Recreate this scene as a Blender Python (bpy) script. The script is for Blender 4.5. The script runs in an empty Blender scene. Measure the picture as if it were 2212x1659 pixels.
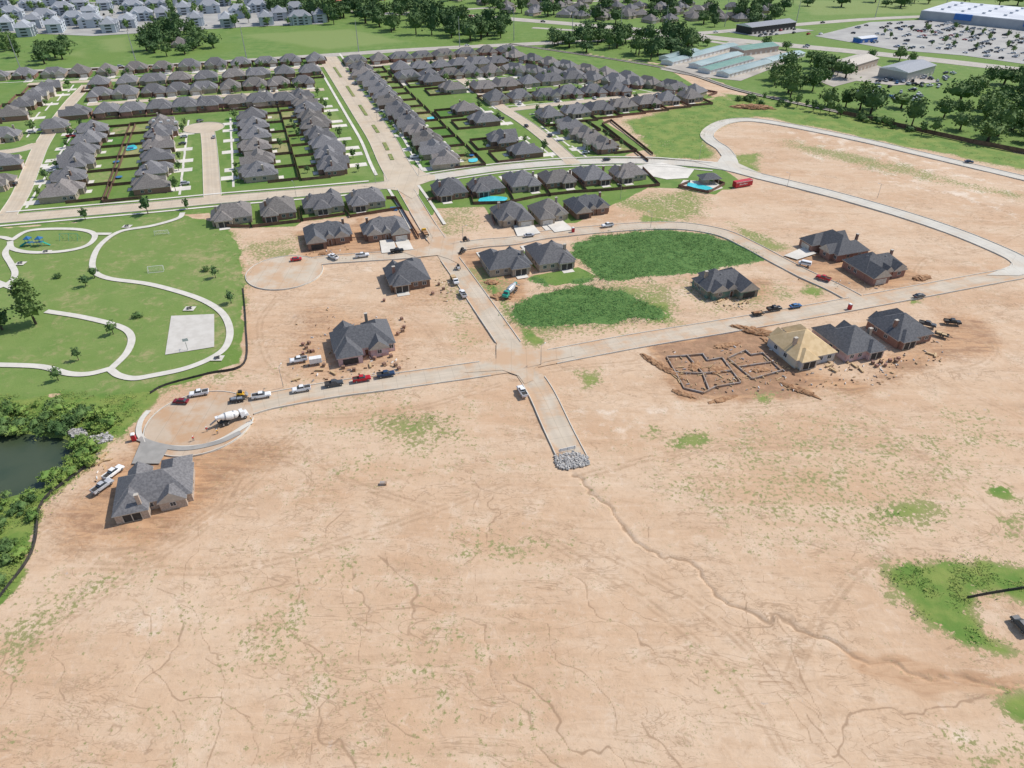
import bpy, bmesh, math, random
import numpy as np
from mathutils import Vector, Matrix, geometry, noise as mnoise
random.seed(7); rng=np.random.default_rng(7)
R=math.radians
F=1500.0; CH=130.0; PT=math.atan(1081.5/1500); TH=R(18.5)
SP,CP=math.sin(PT),math.cos(PT)
scene=bpy.context.scene; COL=scene.collection
def P(x,y,z=0.0):
    cx=(x-1106)/F; cy=(829.5-y)/F
    dz=-SP+cy*CP; dy=CP+cy*SP
    t=(z-CH)/dz
    return Vector((t*cx,t*dy,z))
def link(o,parent=None):
    COL.objects.link(o)
    if parent: o.parent=parent
    return o
# ---------------------------------------------------------------- materials
def nodes(name):
    m=bpy.data.materials.new(name); m.use_nodes=True; nt=m.node_tree
    return m,nt,nt.nodes['Principled BSDF']
def put(nt,sock,v):
    if isinstance(v,bpy.types.NodeSocket): nt.links.new(v,sock)
    elif isinstance(v,(tuple,list)) and len(v)==3 and sock.type=='RGBA': sock.default_value=(*v,1)
    else: sock.default_value=v
def mth(nt,op,a,b=0.0,c=None,clamp=False):
    n=nt.nodes.new('ShaderNodeMath'); n.operation=op; n.use_clamp=clamp
    put(nt,n.inputs[0],a); put(nt,n.inputs[1],b)
    if c is not None: put(nt,n.inputs[2],c)
    return n.outputs[0]
def mix(nt,f,a,b,bt='MIX'):
    n=nt.nodes.new('ShaderNodeMix'); n.data_type='RGBA'; n.blend_type=bt
    put(nt,n.inputs[0],f); put(nt,n.inputs[6],a); put(nt,n.inputs[7],b)
    return n.outputs[2]
def noi(nt,vec,scale,detail=4,rough=.55,dist=0):
    n=nt.nodes.new('ShaderNodeTexNoise'); n.inputs['Scale'].default_value=scale; n.inputs['Detail'].default_value=detail
    n.inputs['Roughness'].default_value=rough; n.inputs['Distortion'].default_value=dist
    nt.links.new(vec,n.inputs['Vector']); return n.outputs['Fac']
def step(nt,x,a,b):
    n=nt.nodes.new('ShaderNodeMapRange'); n.interpolation_type='SMOOTHSTEP'
    put(nt,n.inputs[0],x); n.inputs[1].default_value=a; n.inputs[2].default_value=b
    return n.outputs[0]
def mat(name,c1,c2=None,scale=1.0,rough=.85,rnd=0.0,metal=0.0,bump=0.0,world=False,det=5,lo=.35,hi=.65):
    m,nt,b=nodes(name); b.inputs['Roughness'].default_value=rough; b.inputs['Metallic'].default_value=metal
    c=c1
    if c2 is not None:
        if world: v=nt.nodes.new('ShaderNodeNewGeometry').outputs['Position']
        else: v=nt.nodes.new('ShaderNodeTexCoord').outputs['Object']
        f=noi(nt,v,scale,det); c=mix(nt,step(nt,f,lo,hi),c1,c2)
        if bump:
            bp=nt.nodes.new('ShaderNodeBump'); bp.inputs['Strength'].default_value=bump; bp.inputs['Distance'].default_value=.1
            nt.links.new(f,bp.inputs['Height']); nt.links.new(bp.outputs[0],b.inputs['Normal'])
    if rnd:
        oi=nt.nodes.new('ShaderNodeObjectInfo'); hs=nt.nodes.new('ShaderNodeHueSaturation')
        nt.links.new(mth(nt,'MULTIPLY_ADD',oi.outputs['Random'],rnd,1-rnd/2),hs.inputs['Value'])
        nt.links.new(mth(nt,'MULTIPLY_ADD',oi.outputs['Random'],-rnd*.06,.5+rnd*.03),hs.inputs['Hue'])
        put(nt,hs.inputs['Color'],c); c=hs.outputs[0]
    put(nt,b.inputs['Base Color'],c)
    return m
M={}
M['roof']=mat('shingle grey',(.178,.174,.178),(.115,.113,.118),1.6,.9,.4,det=7)
M['roof_b']=mat('shingle brown',(.205,.188,.175),(.135,.122,.114),1.6,.9,.4,det=7)
M['roof_d']=mat('shingle charcoal',(.112,.114,.122),(.072,.074,.082),1.6,.85,.2,det=7)
M['ply']=mat('roof plywood',(.62,.46,.26),(.53,.38,.20),.6,.8)
M['trim']=mat('trim',(.5,.45,.38),(.42,.38,.32),1,.7)
M['brick']=mat('brick red brown',(.29,.165,.115),(.2,.12,.09),3,.9,.4)
M['tan']=mat('brick tan',(.44,.36,.28),(.33,.26,.2),3,.9,.3)
M['wrap']=mat('house wrap pink white',(.58,.44,.44),(.45,.28,.26),.45,.8)
M['green']=mat('green sheathing',(.10,.19,.15),(.24,.2,.15),.5,.8)
M['bluewrap']=mat('tan sheathing with wrap',(.60,.52,.40),(.42,.44,.48),.35,.7)
M['gdoor']=mat('garage door',(.6,.56,.5),(.5,.46,.4),1,.6,.4)
M['dark']=mat('dark opening',(.03,.028,.026),(.05,.045,.04),1,.8)
M['glass']=mat('window glass',(.05,.06,.07),None,rough=.12)
M['white']=mat('white paint',(.75,.74,.71),(.66,.65,.62),1,.5)
M['door']=mat('door wood',(.16,.07,.035),(.1,.05,.03),2,.6)
M['metal']=mat('galvanised metal',(.42,.43,.44),(.33,.34,.35),2,.45,metal=.6)
M['fence']=mat('fence cedar',(.20,.11,.075),(.12,.07,.05),.5,.9,.4,world=True)
M['blackf']=mat('silt fabric',(.02,.02,.022),(.05,.045,.04),1,.8,world=True)
M['tyre']=mat('tyre rubber',(.02,.02,.02),(.03,.03,.03),4,.9)
M['lumber']=mat('lumber',(.55,.39,.22),(.42,.29,.15),2,.8)
M['water']=mat('pond water',(.038,.058,.030),(.055,.072,.038),.08,.35,world=True)
M['pool']=mat('pool water',(.05,.48,.55),(.08,.58,.62),.5,.1)
M['rock']=mat('riprap rock',(.45,.43,.40),(.30,.29,.28),1.5,.9,world=True)
M['soil']=mat('dug soil',(.25,.125,.06),(.40,.235,.125),.8,.95,bump=.6,world=True)
M['bark']=mat('bark',(.09,.065,.045),(.05,.035,.025),3,.95)
M['leaf_d']=mat('foliage dark',(.045,.10,.028),(.09,.15,.045),.9,.9,.5,det=3)
M['leaf_m']=mat('foliage mid',(.07,.135,.032),(.12,.19,.055),.9,.9,.5,det=3)
M['leaf_b']=mat('foliage bright',(.11,.20,.035),(.19,.26,.06),.9,.9,.5,det=3)
M['weed']=mat('tall weeds',(.06,.165,.035),(.115,.22,.055),.35,.9,world=True)
M['weed_b']=mat('bright weeds',(.12,.22,.035),(.26,.29,.07),.3,.9,world=True)
M['court']=mat('court concrete',(.54,.51,.46),(.48,.45,.40),.3,.85,world=True)
M['footing']=mat('footing concrete',(.33,.30,.28),(.30,.20,.13),.5,.9,world=True)
M['aptwall']=mat('apartment siding',(.48,.51,.54),(.38,.42,.46),.1,.7,.3)
M['aptroof']=mat('apartment roof',(.31,.325,.35),(.25,.265,.29),1,.8,.3)
M['shedroof']=mat('shed roof',(.25,.34,.33),(.33,.41,.4),.1,.5,.3)
M['greenroof']=mat('green metal roof',(.12,.24,.19),(.15,.28,.22),.2,.5)
M['bigroof']=mat('white membrane roof',(.58,.60,.63),(.46,.48,.52),.05,.7)
M['bigwall']=mat('store wall',(.42,.43,.45),(.36,.37,.4),.1,.7)
M['blue']=mat('blue facade',(.03,.13,.42),(.04,.16,.46),.2,.6)
M['orange']=mat('orange steel roof',(.55,.16,.08),(.6,.22,.12),.2,.6)
M['red']=mat('red paint',(.50,.02,.03),(.42,.015,.03),1,.5)
M['asph']=mat('asphalt lot',(.38,.37,.34),(.31,.30,.28),.05,.9,world=True)
M['gravel']=mat('gravel lot',(.44,.40,.34),(.32,.29,.25),.05,.9,world=True)
M['skin']=mat('skin',(.42,.25,.17),None); M['denim']=mat('denim',(.06,.08,.14),None)
M['hiviz']=mat('safety shirt',(.65,.35,.03),None); M['redshirt']=mat('red shirt',(.5,.05,.04),None)
PAINT={'white':(.72,.72,.72),'silver':(.42,.43,.45),'black':(.015,.016,.018),'dark grey':(.06,.065,.07),'red':(.42,.012,.02),'dark red':(.18,.012,.02),'blue':(.03,.13,.30),'dark blue':(.02,.045,.10),'tan':(.35,.28,.2),'green':(.02,.30,.22),'yellow':(.7,.4,.03)}
for k,v in PAINT.items(): M['p_'+k]=mat('car paint '+k,v,None,rough=.3)
def road_mat(name,c1,c2,stain,amt):
    m,nt,b=nodes(name); b.inputs['Roughness'].default_value=.9
    pos=nt.nodes.new('ShaderNodeNewGeometry').outputs['Position']
    uv=nt.nodes.new('ShaderNodeUVMap').outputs[0]
    sx=nt.nodes.new('ShaderNodeSeparateXYZ'); nt.links.new(uv,sx.inputs[0])
    c=mix(nt,step(nt,noi(nt,pos,.12,6),.35,.65),c1,c2)
    c=mix(nt,mth(nt,'MULTIPLY',step(nt,noi(nt,pos,.9,6,.65),.5,.75),.3),c,tuple(x*.75 for x in c1))
    edge=step(nt,mth(nt,'ABSOLUTE',sx.outputs[1]),1.5,4.3)
    st=mth(nt,'ADD',noi(nt,pos,.08,6,.65),mth(nt,'MULTIPLY',edge,.14*amt))
    c=mix(nt,mth(nt,'MULTIPLY',step(nt,st,.46,.68),amt),c,stain)
    fr=mth(nt,'FRACT',mth(nt,'DIVIDE',sx.outputs[0],4.6)); j1=mth(nt,'LESS_THAN',fr,.03)
    j2=mth(nt,'LESS_THAN',mth(nt,'ABSOLUTE',sx.outputs[1]),.07)
    c=mix(nt,mth(nt,'MULTIPLY',mth(nt,'MAXIMUM',j1,j2),.3),c,(.17,.14,.11))
    wt=mth(nt,'ABSOLUTE',mth(nt,'SUBTRACT',mth(nt,'ABSOLUTE',sx.outputs[1]),1.9))
    c=mix(nt,mth(nt,'MULTIPLY',mth(nt,'SUBTRACT',1.0,step(nt,wt,.2,1.2)),.12),c,(.2,.17,.14))
    nt.links.new(c,b.inputs['Base Color']); return m
M['road_t']=road_mat('road tan concrete',(.54,.455,.345),(.48,.40,.30),(.50,.38,.25),.35)
M['road_c']=road_mat('road construction concrete',(.53,.45,.35),(.475,.40,.305),(.49,.325,.20),.95)
M['road_d']=road_mat('road muddy concrete',(.50,.40,.30),(.46,.36,.26),(.45,.28,.16),1.0)
M['road_n']=road_mat('road new concrete',(.56,.53,.46),(.50,.47,.41),(.50,.40,.29),.4)
M['road_a']=road_mat('road arterial',(.45,.41,.35),(.39,.355,.31),(.33,.3,.26),.4)
M['path']=mat('path concrete',(.60,.57,.50),(.53,.50,.44),.3,.9,world=True)
M['drive']=mat('driveway concrete',(.66,.62,.55),(.54,.51,.45),.12,.9,world=True)
M['wet']=mat('fresh concrete',(.27,.255,.23),(.33,.31,.28),.3,.6,world=True)
def ground_mat():
    m,nt,b=nodes('ground earth and grass'); b.inputs['Roughness'].default_value=.97
    pos=nt.nodes.new('ShaderNodeNewGeometry').outputs['Position']
    def attr(n):
        a=nt.nodes.new('ShaderNodeAttribute'); a.attribute_name=n
        s=nt.nodes.new('ShaderNodeSeparateColor'); nt.links.new(a.outputs['Color'],s.inputs[0]); return list(s.outputs)
    A=attr('ma'); B=attr('mb'); T,WA,TR=attr('mc')
    big=noi(nt,pos,.018,5,.6,.4); mid=noi(nt,pos,.11,6,.62); fine=noi(nt,pos,.9,5,.7); vf=noi(nt,pos,3.5,3,.7); m2=noi(nt,pos,.35,5,.7,.6)
    mp=nt.nodes.new('ShaderNodeMapping'); mp.inputs['Rotation'].default_value=(0,0,R(52)); mp.inputs['Scale'].default_value=(.22,1.3,1)
    nt.links.new(pos,mp.inputs[0]); strk=noi(nt,mp.outputs[0],.3,6,.68,.8)
    mp3=nt.nodes.new('ShaderNodeMapping'); mp3.inputs['Rotation'].default_value=(0,0,R(35)); mp3.inputs['Scale'].default_value=(.3,1,1)
    nt.links.new(pos,mp3.inputs[0]); bst=noi(nt,mp3.outputs[0],.055,4,.6,.5)
    c=mix(nt,step(nt,big,.38,.62),(.535,.375,.245),(.49,.318,.195))
    c=mix(nt,mth(nt,'MULTIPLY',step(nt,bst,.42,.62),.65),c,(.575,.43,.30))
    c=mix(nt,mth(nt,'MULTIPLY',step(nt,mid,.5,.7),.6),c,(.60,.465,.34))
    c=mix(nt,mth(nt,'MULTIPLY',step(nt,m2,.54,.7),.6),c,(.43,.285,.175))
    c=mix(nt,mth(nt,'MULTIPLY',step(nt,m2,.46,.3),.4),c,(.63,.50,.38))
    c=mix(nt,mth(nt,'MULTIPLY',step(nt,strk,.5,.72),.5),c,(.41,.27,.165))
    c=mix(nt,mth(nt,'MULTIPLY',step(nt,strk,.48,.3),.35),c,(.62,.48,.35))
    c=mix(nt,mth(nt,'MULTIPLY',step(nt,fine,.5,.8),.5),c,(.34,.23,.145))
    c=mix(nt,mth(nt,'MULTIPLY',step(nt,vf,.56,.8),.35),c,(.68,.54,.41))
    c=mix(nt,step(nt,mth(nt,'ADD',B[1],mth(nt,'MULTIPLY',mth(nt,'SUBTRACT',mid,.5),2.2)),.55,1.1),c,(.66,.545,.43))
    ds=step(nt,mth(nt,'ADD',B[0],mth(nt,'MULTIPLY',mth(nt,'SUBTRACT',fine,.5),1.0)),.2,.8)
    dc=mix(nt,step(nt,strk,.4,.62),(.47,.27,.14),(.28,.15,.08))
    dc=mix(nt,mth(nt,'MULTIPLY',step(nt,m2,.5,.65),.5),dc,(.52,.345,.21))
    dc=mix(nt,mth(nt,'MULTIPLY',step(nt,B[0],1.0,1.25),.75),dc,mix(nt,step(nt,m2,.4,.6),(.33,.18,.10),(.19,.095,.05)))
    c=mix(nt,mth(nt,'MULTIPLY',ds,.85),c,dc)
    def rill(rot,scale,w,dist,msk_s,lo):
        mp2=nt.nodes.new('ShaderNodeMapping'); mp2.inputs['Rotation'].default_value=(0,0,R(rot)); mp2.inputs['Scale'].default_value=(.42,1.15,1)
        nt.links.new(pos,mp2.inputs[0])
        n=noi(nt,mp2.outputs[0],scale,4,.62,dist); l=mth(nt,'ABSOLUTE',mth(nt,'SUBTRACT',n,.5))
        l=mth(nt,'SUBTRACT',1.0,step(nt,l,0,w)); return mth(nt,'MULTIPLY',l,step(nt,noi(nt,pos,msk_s,2),lo,lo+.1))
    rl=mth(nt,'MAXIMUM',rill(48,.09,.010,.8,.03,.44),rill(30,.22,.024,1.2,.05,.48))
    rl=mth(nt,'MULTIPLY',rl,.5)
    cr=mth(nt,'MULTIPLY',step(nt,B[2],.72,.94),step(nt,mth(nt,'ADD',fine,mth(nt,'MULTIPLY',B[2],.25)),.5,.68))
    c=mix(nt,mth(nt,'MAXIMUM',rl,mth(nt,'MULTIPLY',cr,.62)),c,(.25,.155,.09))
    tk=mth(nt,'MULTIPLY',step(nt,TR,.55,.9),step(nt,m2,.38,.55))
    c=mix(nt,mth(nt,'MULTIPLY',tk,.42),c,(.33,.21,.125))
    c=mix(nt,mth(nt,'MULTIPLY',step(nt,mth(nt,'ADD',WA,mth(nt,'MULTIPLY',mth(nt,'SUBTRACT',strk,.5),.8)),.4,.7),.9),c,mix(nt,step(nt,strk,.4,.6),(.38,.22,.12),(.49,.315,.19)))
    c=mix(nt,mth(nt,'MULTIPLY',step(nt,noi(nt,pos,.13,5,.7,.3),.66,.72),.5),c,(.40,.35,.31))
    gn=mth(nt,'ADD',fine,mth(nt,'MULTIPLY',A[0],.40))
    gn=mth(nt,'ADD',gn,mth(nt,'MULTIPLY',mth(nt,'SUBTRACT',big,.5),.2))
    gn=mth(nt,'ADD',gn,mth(nt,'MULTIPLY',mth(nt,'SUBTRACT',mid,.5),.38))
    gf=step(nt,gn,.66,.76)
    gcol=mix(nt,step(nt,vf,.35,.65),(.12,.165,.035),(.24,.24,.085))
    gcol=mix(nt,step(nt,A[0],.5,.9),mix(nt,.5,gcol,(.34,.28,.14)),mix(nt,step(nt,mid,.35,.65),(.10,.19,.028),(.20,.25,.055)))
    c=mix(nt,gf,c,gcol)
    sp=mth(nt,'MULTIPLY',step(nt,noi(nt,pos,1.7,3,.75),.59,.66),step(nt,mth(nt,'ADD',mth(nt,'MULTIPLY',mid,.6),mth(nt,'MULTIPLY',big,.4)),.46,.55))
    c=mix(nt,mth(nt,'MULTIPLY',sp,.55),c,(.20,.19,.075))
    lf=step(nt,mth(nt,'ADD',A[1],mth(nt,'MULTIPLY',mth(nt,'SUBTRACT',fine,.5),.35)),.42,.58)
    lc=mix(nt,step(nt,mid,.35,.65),(.095,.185,.028),(.155,.23,.052))
    lc=mix(nt,step(nt,big,.4,.62),lc,(.125,.205,.034))
    lc=mix(nt,step(nt,T,.5,1.0),lc,(.19,.25,.07)); lc=mix(nt,step(nt,T,.5,0.0),lc,(.065,.165,.018))
    lc=mix(nt,mth(nt,'MULTIPLY',step(nt,vf,.45,.75),.4),lc,(.065,.13,.02))
    lc=mix(nt,mth(nt,'MULTIPLY',step(nt,m2,.5,.7),.4),lc,(.18,.22,.065))
    wn=mth(nt,'ADD',mth(nt,'MULTIPLY',WA,.16),mth(nt,'ADD',mth(nt,'MULTIPLY',m2,.45),mth(nt,'MULTIPLY',noi(nt,pos,.10,6,.7),.55)))
    lc=mix(nt,mth(nt,'MULTIPLY',step(nt,wn,.55,.76),.75),lc,(.36,.29,.15))
    c=mix(nt,lf,c,lc)
    tf=step(nt,mth(nt,'ADD',A[2],mth(nt,'MULTIPLY',mth(nt,'SUBTRACT',fine,.5),1.6)),.4,.6)
    c=mix(nt,tf,c,mix(nt,step(nt,fine,.35,.65),(.05,.13,.025),(.11,.20,.045)))
    nt.links.new(c,b.inputs['Base Color'])
    h=mth(nt,'ADD',mth(nt,'MULTIPLY',fine,.5),mth(nt,'MULTIPLY',vf,.12)); h=mth(nt,'ADD',h,mth(nt,'MULTIPLY',strk,.4)); h=mth(nt,'ADD',h,m2)
    bp=nt.nodes.new('ShaderNodeBump'); bp.inputs['Strength'].default_value=.45; bp.inputs['Distance'].default_value=.35
    nt.links.new(h,bp.inputs['Height']); nt.links.new(bp.outputs[0],b.inputs['Normal'])
    return m
M['ground']=ground_mat()
# ---------------------------------------------------------------- helpers
class MB:
    def __init__(s): s.v=[];s.f=[];s.m=[]
    def add(s,vs,fs,mi=0):
        o=len(s.v); s.v+= [tuple(v) for v in vs]; s.f+=[tuple(i+o for i in f) for f in fs]; s.m+=[mi]*len(fs)
    def fr(s,x0,x1,y0,y1,z0,X0,X1,Y0,Y1,z1,mi=0):
        s.add([(x0,y0,z0),(x1,y0,z0),(x1,y1,z0),(x0,y1,z0),(X0,Y0,z1),(X1,Y0,z1),(X1,Y1,z1),(X0,Y1,z1)],
              [(3,2,1,0),(4,5,6,7),(0,1,5,4),(1,2,6,5),(2,3,7,6),(3,0,4,7)],mi)
    def box(s,x0,x1,y0,y1,z0,z1,mi=0): s.fr(x0,x1,y0,y1,z0,x0,x1,y0,y1,z1,mi)
    def bar(s,a,b,w,z0,z1,mi=0):
        a=Vector((a[0],a[1],0));b=Vector((b[0],b[1],0)); d=(b-a); 
        if d.length<1e-4: return
        n=Vector((-d.y,d.x,0)).normalized()*w/2
        q=[a-n,b-n,b+n,a+n]
        s.add([(p.x,p.y,z0) for p in q]+[(p.x,p.y,z1) for p in q],[(3,2,1,0),(4,5,6,7),(0,1,5,4),(1,2,6,5),(2,3,7,6),(3,0,4,7)],mi)
    def cyl(s,a,b,r0,r1,n=8,mi=0):
        a=Vector(a);b=Vector(b);d=(b-a).normalized()
        u=d.orthogonal().normalized(); w=d.cross(u)
        vs=[a+(u*math.cos(t)+w*math.sin(t))*r0 for t in [2*math.pi*i/n for i in range(n)]]+[b+(u*math.cos(t)+w*math.sin(t))*r1 for t in [2*math.pi*i/n for i in range(n)]]
        fs=[(i,(i+1)%n,n+(i+1)%n,n+i) for i in range(n)]+[tuple(range(n))[::-1],tuple(range(n,2*n))]
        s.add(vs,fs,mi)
    def hip(s,cx,cy,w,d,z0,sl,oh,g='',mi=0,mf=1):
        a=w/2+oh;b=d/2+oh
        alongx=('l' in g or 'r' in g) or (not('f' in g or 'b' in g) and a>=b)
        if alongx: L,S,g0,g1=a,b,'l' in g,'r' in g
        else: L,S,g0,g1=b,a,'f' in g,'b' in g
        h=S*sl; p0=-L if g0 else -(L-S)-.005; p1=L if g1 else (L-S)+.005; t=.2
        loc=[(-L,-S,z0),(L,-S,z0),(L,S,z0),(-L,S,z0),(-L,-S,z0+t),(L,-S,z0+t),(L,S,z0+t),(-L,S,z0+t),(p0,0,z0+t+h),(p1,0,z0+t+h)]
        if not alongx: loc=[(y,x,z) for x,y,z in loc]
        loc=[(x+cx,y+cy,z) for x,y,z in loc]
        fs=[(3,2,1,0),(0,1,5,4),(1,2,6,5),(2,3,7,6),(3,0,4,7)]; sf=[(4,5,9,8),(6,7,8,9)]; e0=(7,4,8); e1=(5,6,9)
        if not alongx: fs=[f[::-1] for f in fs]; sf=[f[::-1] for f in sf]; e0=e0[::-1]; e1=e1[::-1]
        o=len(s.v); s.v+=loc
        for f in fs: s.f.append(tuple(i+o for i in f)); s.m.append(mf)
        for f in sf: s.f.append(tuple(i+o for i in f)); s.m.append(mi)
        for e,gg in((e0,g0),(e1,g1)): s.f.append(tuple(i+o for i in e)); s.m.append(mf if gg else mi)
    def build(s,name,mats,parent=None,bevel=0,smooth=False):
        me=bpy.data.meshes.new(name); me.from_pydata(s.v,[],s.f)
        if not isinstance(mats,(list,tuple)): mats=[mats]
        for k in mats: me.materials.append(M[k])
        me.polygons.foreach_set('material_index',s.m)
        if smooth: me.polygons.foreach_set('use_smooth',[True]*len(s.f))
        if bevel:
            bm=bmesh.new(); bm.from_mesh(me); bmesh.ops.bevel(bm,geom=bm.edges[:],offset=bevel,segments=1,affect='EDGES',clamp_overlap=True); bm.to_mesh(me); bm.free()
        me.update(); return link(bpy.data.objects.new(name,me),parent)
def tag(o,label,cat,group=None,kind=None):
    o['label']=label
    if cat:o['category']=cat
    if group:o['group']=group
    if kind:o['kind']=kind
    return o
def empty(name,loc=(0,0,0),rz=0):
    o=bpy.data.objects.new(name,None); o.empty_display_size=.2; o.location=loc; o.rotation_euler=(0,0,rz); return link(o)
def struct(o): o['kind']='structure'; return o
def dup(root):
    r=root.copy(); COL.objects.link(r)
    if 'group' in r: del r['group']
    for c in root.children:
        d=c.copy(); COL.objects.link(d); d.parent=r
        for g in c.children:
            e=g.copy(); COL.objects.link(e); e.parent=d
    return r
CACHE={}
def inst(key,maker,loc,rz,label,cat,group=None,sc=1.0):
    if key in CACHE: o=dup(CACHE[key])
    else: o=CACHE[key]=maker()
    o.location=loc; o.rotation_euler=(0,0,rz); o.scale=(sc,sc,sc) if not isinstance(sc,tuple) else sc
    return tag(o,label,cat,group)
ORD=['first','second','third','fourth','fifth','sixth','seventh','eighth','ninth','tenth','eleventh','twelfth','thirteenth','fourteenth','fifteenth','sixteenth']
def smooth(pts,sub=8):
    q=[pts[0]*2-pts[1]]+pts+[pts[-1]*2-pts[-2]]; out=[]
    for i in range(1,len(q)-2):
        p0,p1,p2,p3=q[i-1:i+3]
        for k in range(sub):
            t=k/sub
            out.append(.5*((2*p1)+(p2-p0)*t+(2*p0-5*p1+4*p2-p3)*t*t+(3*p1-p0-3*p2+p3)*t**3))
    out.append(pts[-1]); return out
def wl(pxs,sub=8,z=0): return smooth([P(x,y,z) for x,y in pxs],sub)
def offs(pl,d):
    out=[]
    for i,p in enumerate(pl):
        t=(pl[min(i+1,len(pl)-1)]-pl[max(i-1,0)]); n=Vector((-t.y,t.x,0)).normalized(); out.append(p+n*d)
    return out
def sheet(name,pts,m,z,parent=None):
    tris=geometry.tessellate_polygon([[Vector((p.x,p.y,0)) for p in pts]])
    me=bpy.data.meshes.new(name); fs=[]
    for t in tris:
        a,b,c=[pts[i] for i in t]
        if (b.x-a.x)*(c.y-a.y)-(b.y-a.y)*(c.x-a.x)<0: t=t[::-1]
        fs.append(tuple(t))
    me.from_pydata([(p.x,p.y,z) for p in pts],[],fs); me.materials.append(M[m])
    me.uv_layers.new(name='UVMap')
    for l in me.loops: v=me.vertices[l.vertex_index].co; me.uv_layers[0].data[l.index].uv=(v.x*.9+.3,2.9)
    return link(bpy.data.objects.new(name,me),parent)
ZL=[0.03]
def nz(): ZL[0]+=.005; return ZL[0]
def strip(name,pl,w,m,z):
    a=offs(pl,w/2); b=offs(pl,-w/2); n=len(pl); dist=0; ds=[0]
    for i in range(1,n): dist+=(pl[i]-pl[i-1]).length; ds.append(dist)
    me=bpy.data.meshes.new(name)
    me.from_pydata([(p.x,p.y,z) for p in a]+[(p.x,p.y,z) for p in b],[],[(i+n,i+n+1,i+1,i) for i in range(n-1)])
    me.materials.append(M[m]); uv=me.uv_layers.new(name='UVMap')
    for l in me.loops:
        k=l.vertex_index; uv.data[l.index].uv=(ds[k%n],w/2 if k<n else -w/2)
    return struct(link(bpy.data.objects.new(name,me)))
def pip(p,poly):
    c=False; j=len(poly)-1
    for i in range(len(poly)):
        a,b=poly[i],poly[j]
        if (a.y>p.y)!=(b.y>p.y) and p.x<(b.x-a.x)*(p.y-a.y)/(b.y-a.y)+a.x: c=not c
        j=i
    return c
def scatter(pxpoly,n,mind,tries=40):
    poly=[P(*q) for q in pxpoly]; xs=[p.x for p in poly]; ys=[p.y for p in poly]; out=[]
    for _ in range(n*tries):
        p=Vector((random.uniform(min(xs),max(xs)),random.uniform(min(ys),max(ys)),0))
        if pip(p,poly) and all((p-q).length>mind for q in out): out.append(p)
        if len(out)>=n: break
    return out
# ---------------------------------------------------------------- ground
ypx=np.concatenate([np.linspace(1900,1662,50),np.linspace(1660,-20,800),[-60,-100,-140,-180,-215,-238]])
xpx=np.concatenate([[-9000,-4000,-1800,-900],np.linspace(-420,2640,900),[3200,4200,6500,11000]])
cyv=(829.5-ypx)/F; dz=-SP+cyv*CP; t=-CH/dz; Yr=t*(CP+cyv*SP)
X=t[:,None]*((xpx-1106)/F)[None,:]; Y=np.repeat(Yr[:,None],len(xpx),1)
X=np.vstack([X[:1]*1.2,X]); Y=np.vstack([Y[:1]*0-300,Y])
nr,nc=X.shape; Xf=X.ravel(); Yf=Y.ravel()
def vn(x,y,s,seed):
    g=np.random.default_rng(seed).random((256,256)); x=x/s;y=y/s
    xi=np.floor(x).astype(int); yi=np.floor(y).astype(int); fx=x-xi; fy=y-yi; fx=fx*fx*(3-2*fx); fy=fy*fy*(3-2*fy)
    a=g[xi%256,yi%256];b=g[(xi+1)%256,yi%256];c=g[xi%256,(yi+1)%256];d=g[(xi+1)%256,(yi+1)%256]
    return (a*(1-fx)+b*fx)*(1-fy)+(c*(1-fx)+d*fx)*fy
wob=(vn(Xf,Yf,9,1)-.5)*5+(vn(Xf,Yf,3,2)-.5)*2
ma=np.zeros((len(Xf),4),np.float32); mb=np.zeros((len(Xf),4),np.float32); mc=np.zeros((len(Xf),4),np.float32); gz=np.zeros(len(Xf))
ma[:,3]=1; mb[:,3]=1; mc[:,3]=1; mc[:,0]=.5
def bbidx(p,mg): return np.nonzero((Xf>p[:,0].min()-mg)&(Xf<p[:,0].max()+mg)&(Yf>p[:,1].min()-mg)&(Yf<p[:,1].max()+mg))[0]
def sdpoly(pts,soft,wobk=1.0):
    p=np.array([(q.x,q.y) for q in pts]); idx=bbidx(p,soft+6)
    x=Xf[idx];y=Yf[idx]; ins=np.zeros(len(idx),bool); d=np.full(len(idx),1e9)
    for i in range(len(p)):
        a=p[i-1];b=p[i]; e=b-a
        tt=np.clip(((x-a[0])*e[0]+(y-a[1])*e[1])/(e@e+1e-9),0,1)
        d=np.minimum(d,np.hypot(x-a[0]-tt*e[0],y-a[1]-tt*e[1]))
        if b[1]!=a[1]:
            c=((b[1]>y)!=(a[1]>y))&(x<(a[0]-b[0])*(y-b[1])/(a[1]-b[1])+b[0]); ins^=c
    return idx,np.where(ins,-d,d)+wob[idx]*wobk
def paint(arr,ch,px,val,soft,wk=1.0,mode='max',world=None):
    idx,d=sdpoly(world or [P(*q) for q in px],soft,wk); m=np.clip(.5-d/soft,0,1)
    if mode=='max': arr[idx,ch]=np.maximum(arr[idx,ch],m*val)
    else: arr[idx,ch]=arr[idx,ch]*(1-m)+m*val
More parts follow.
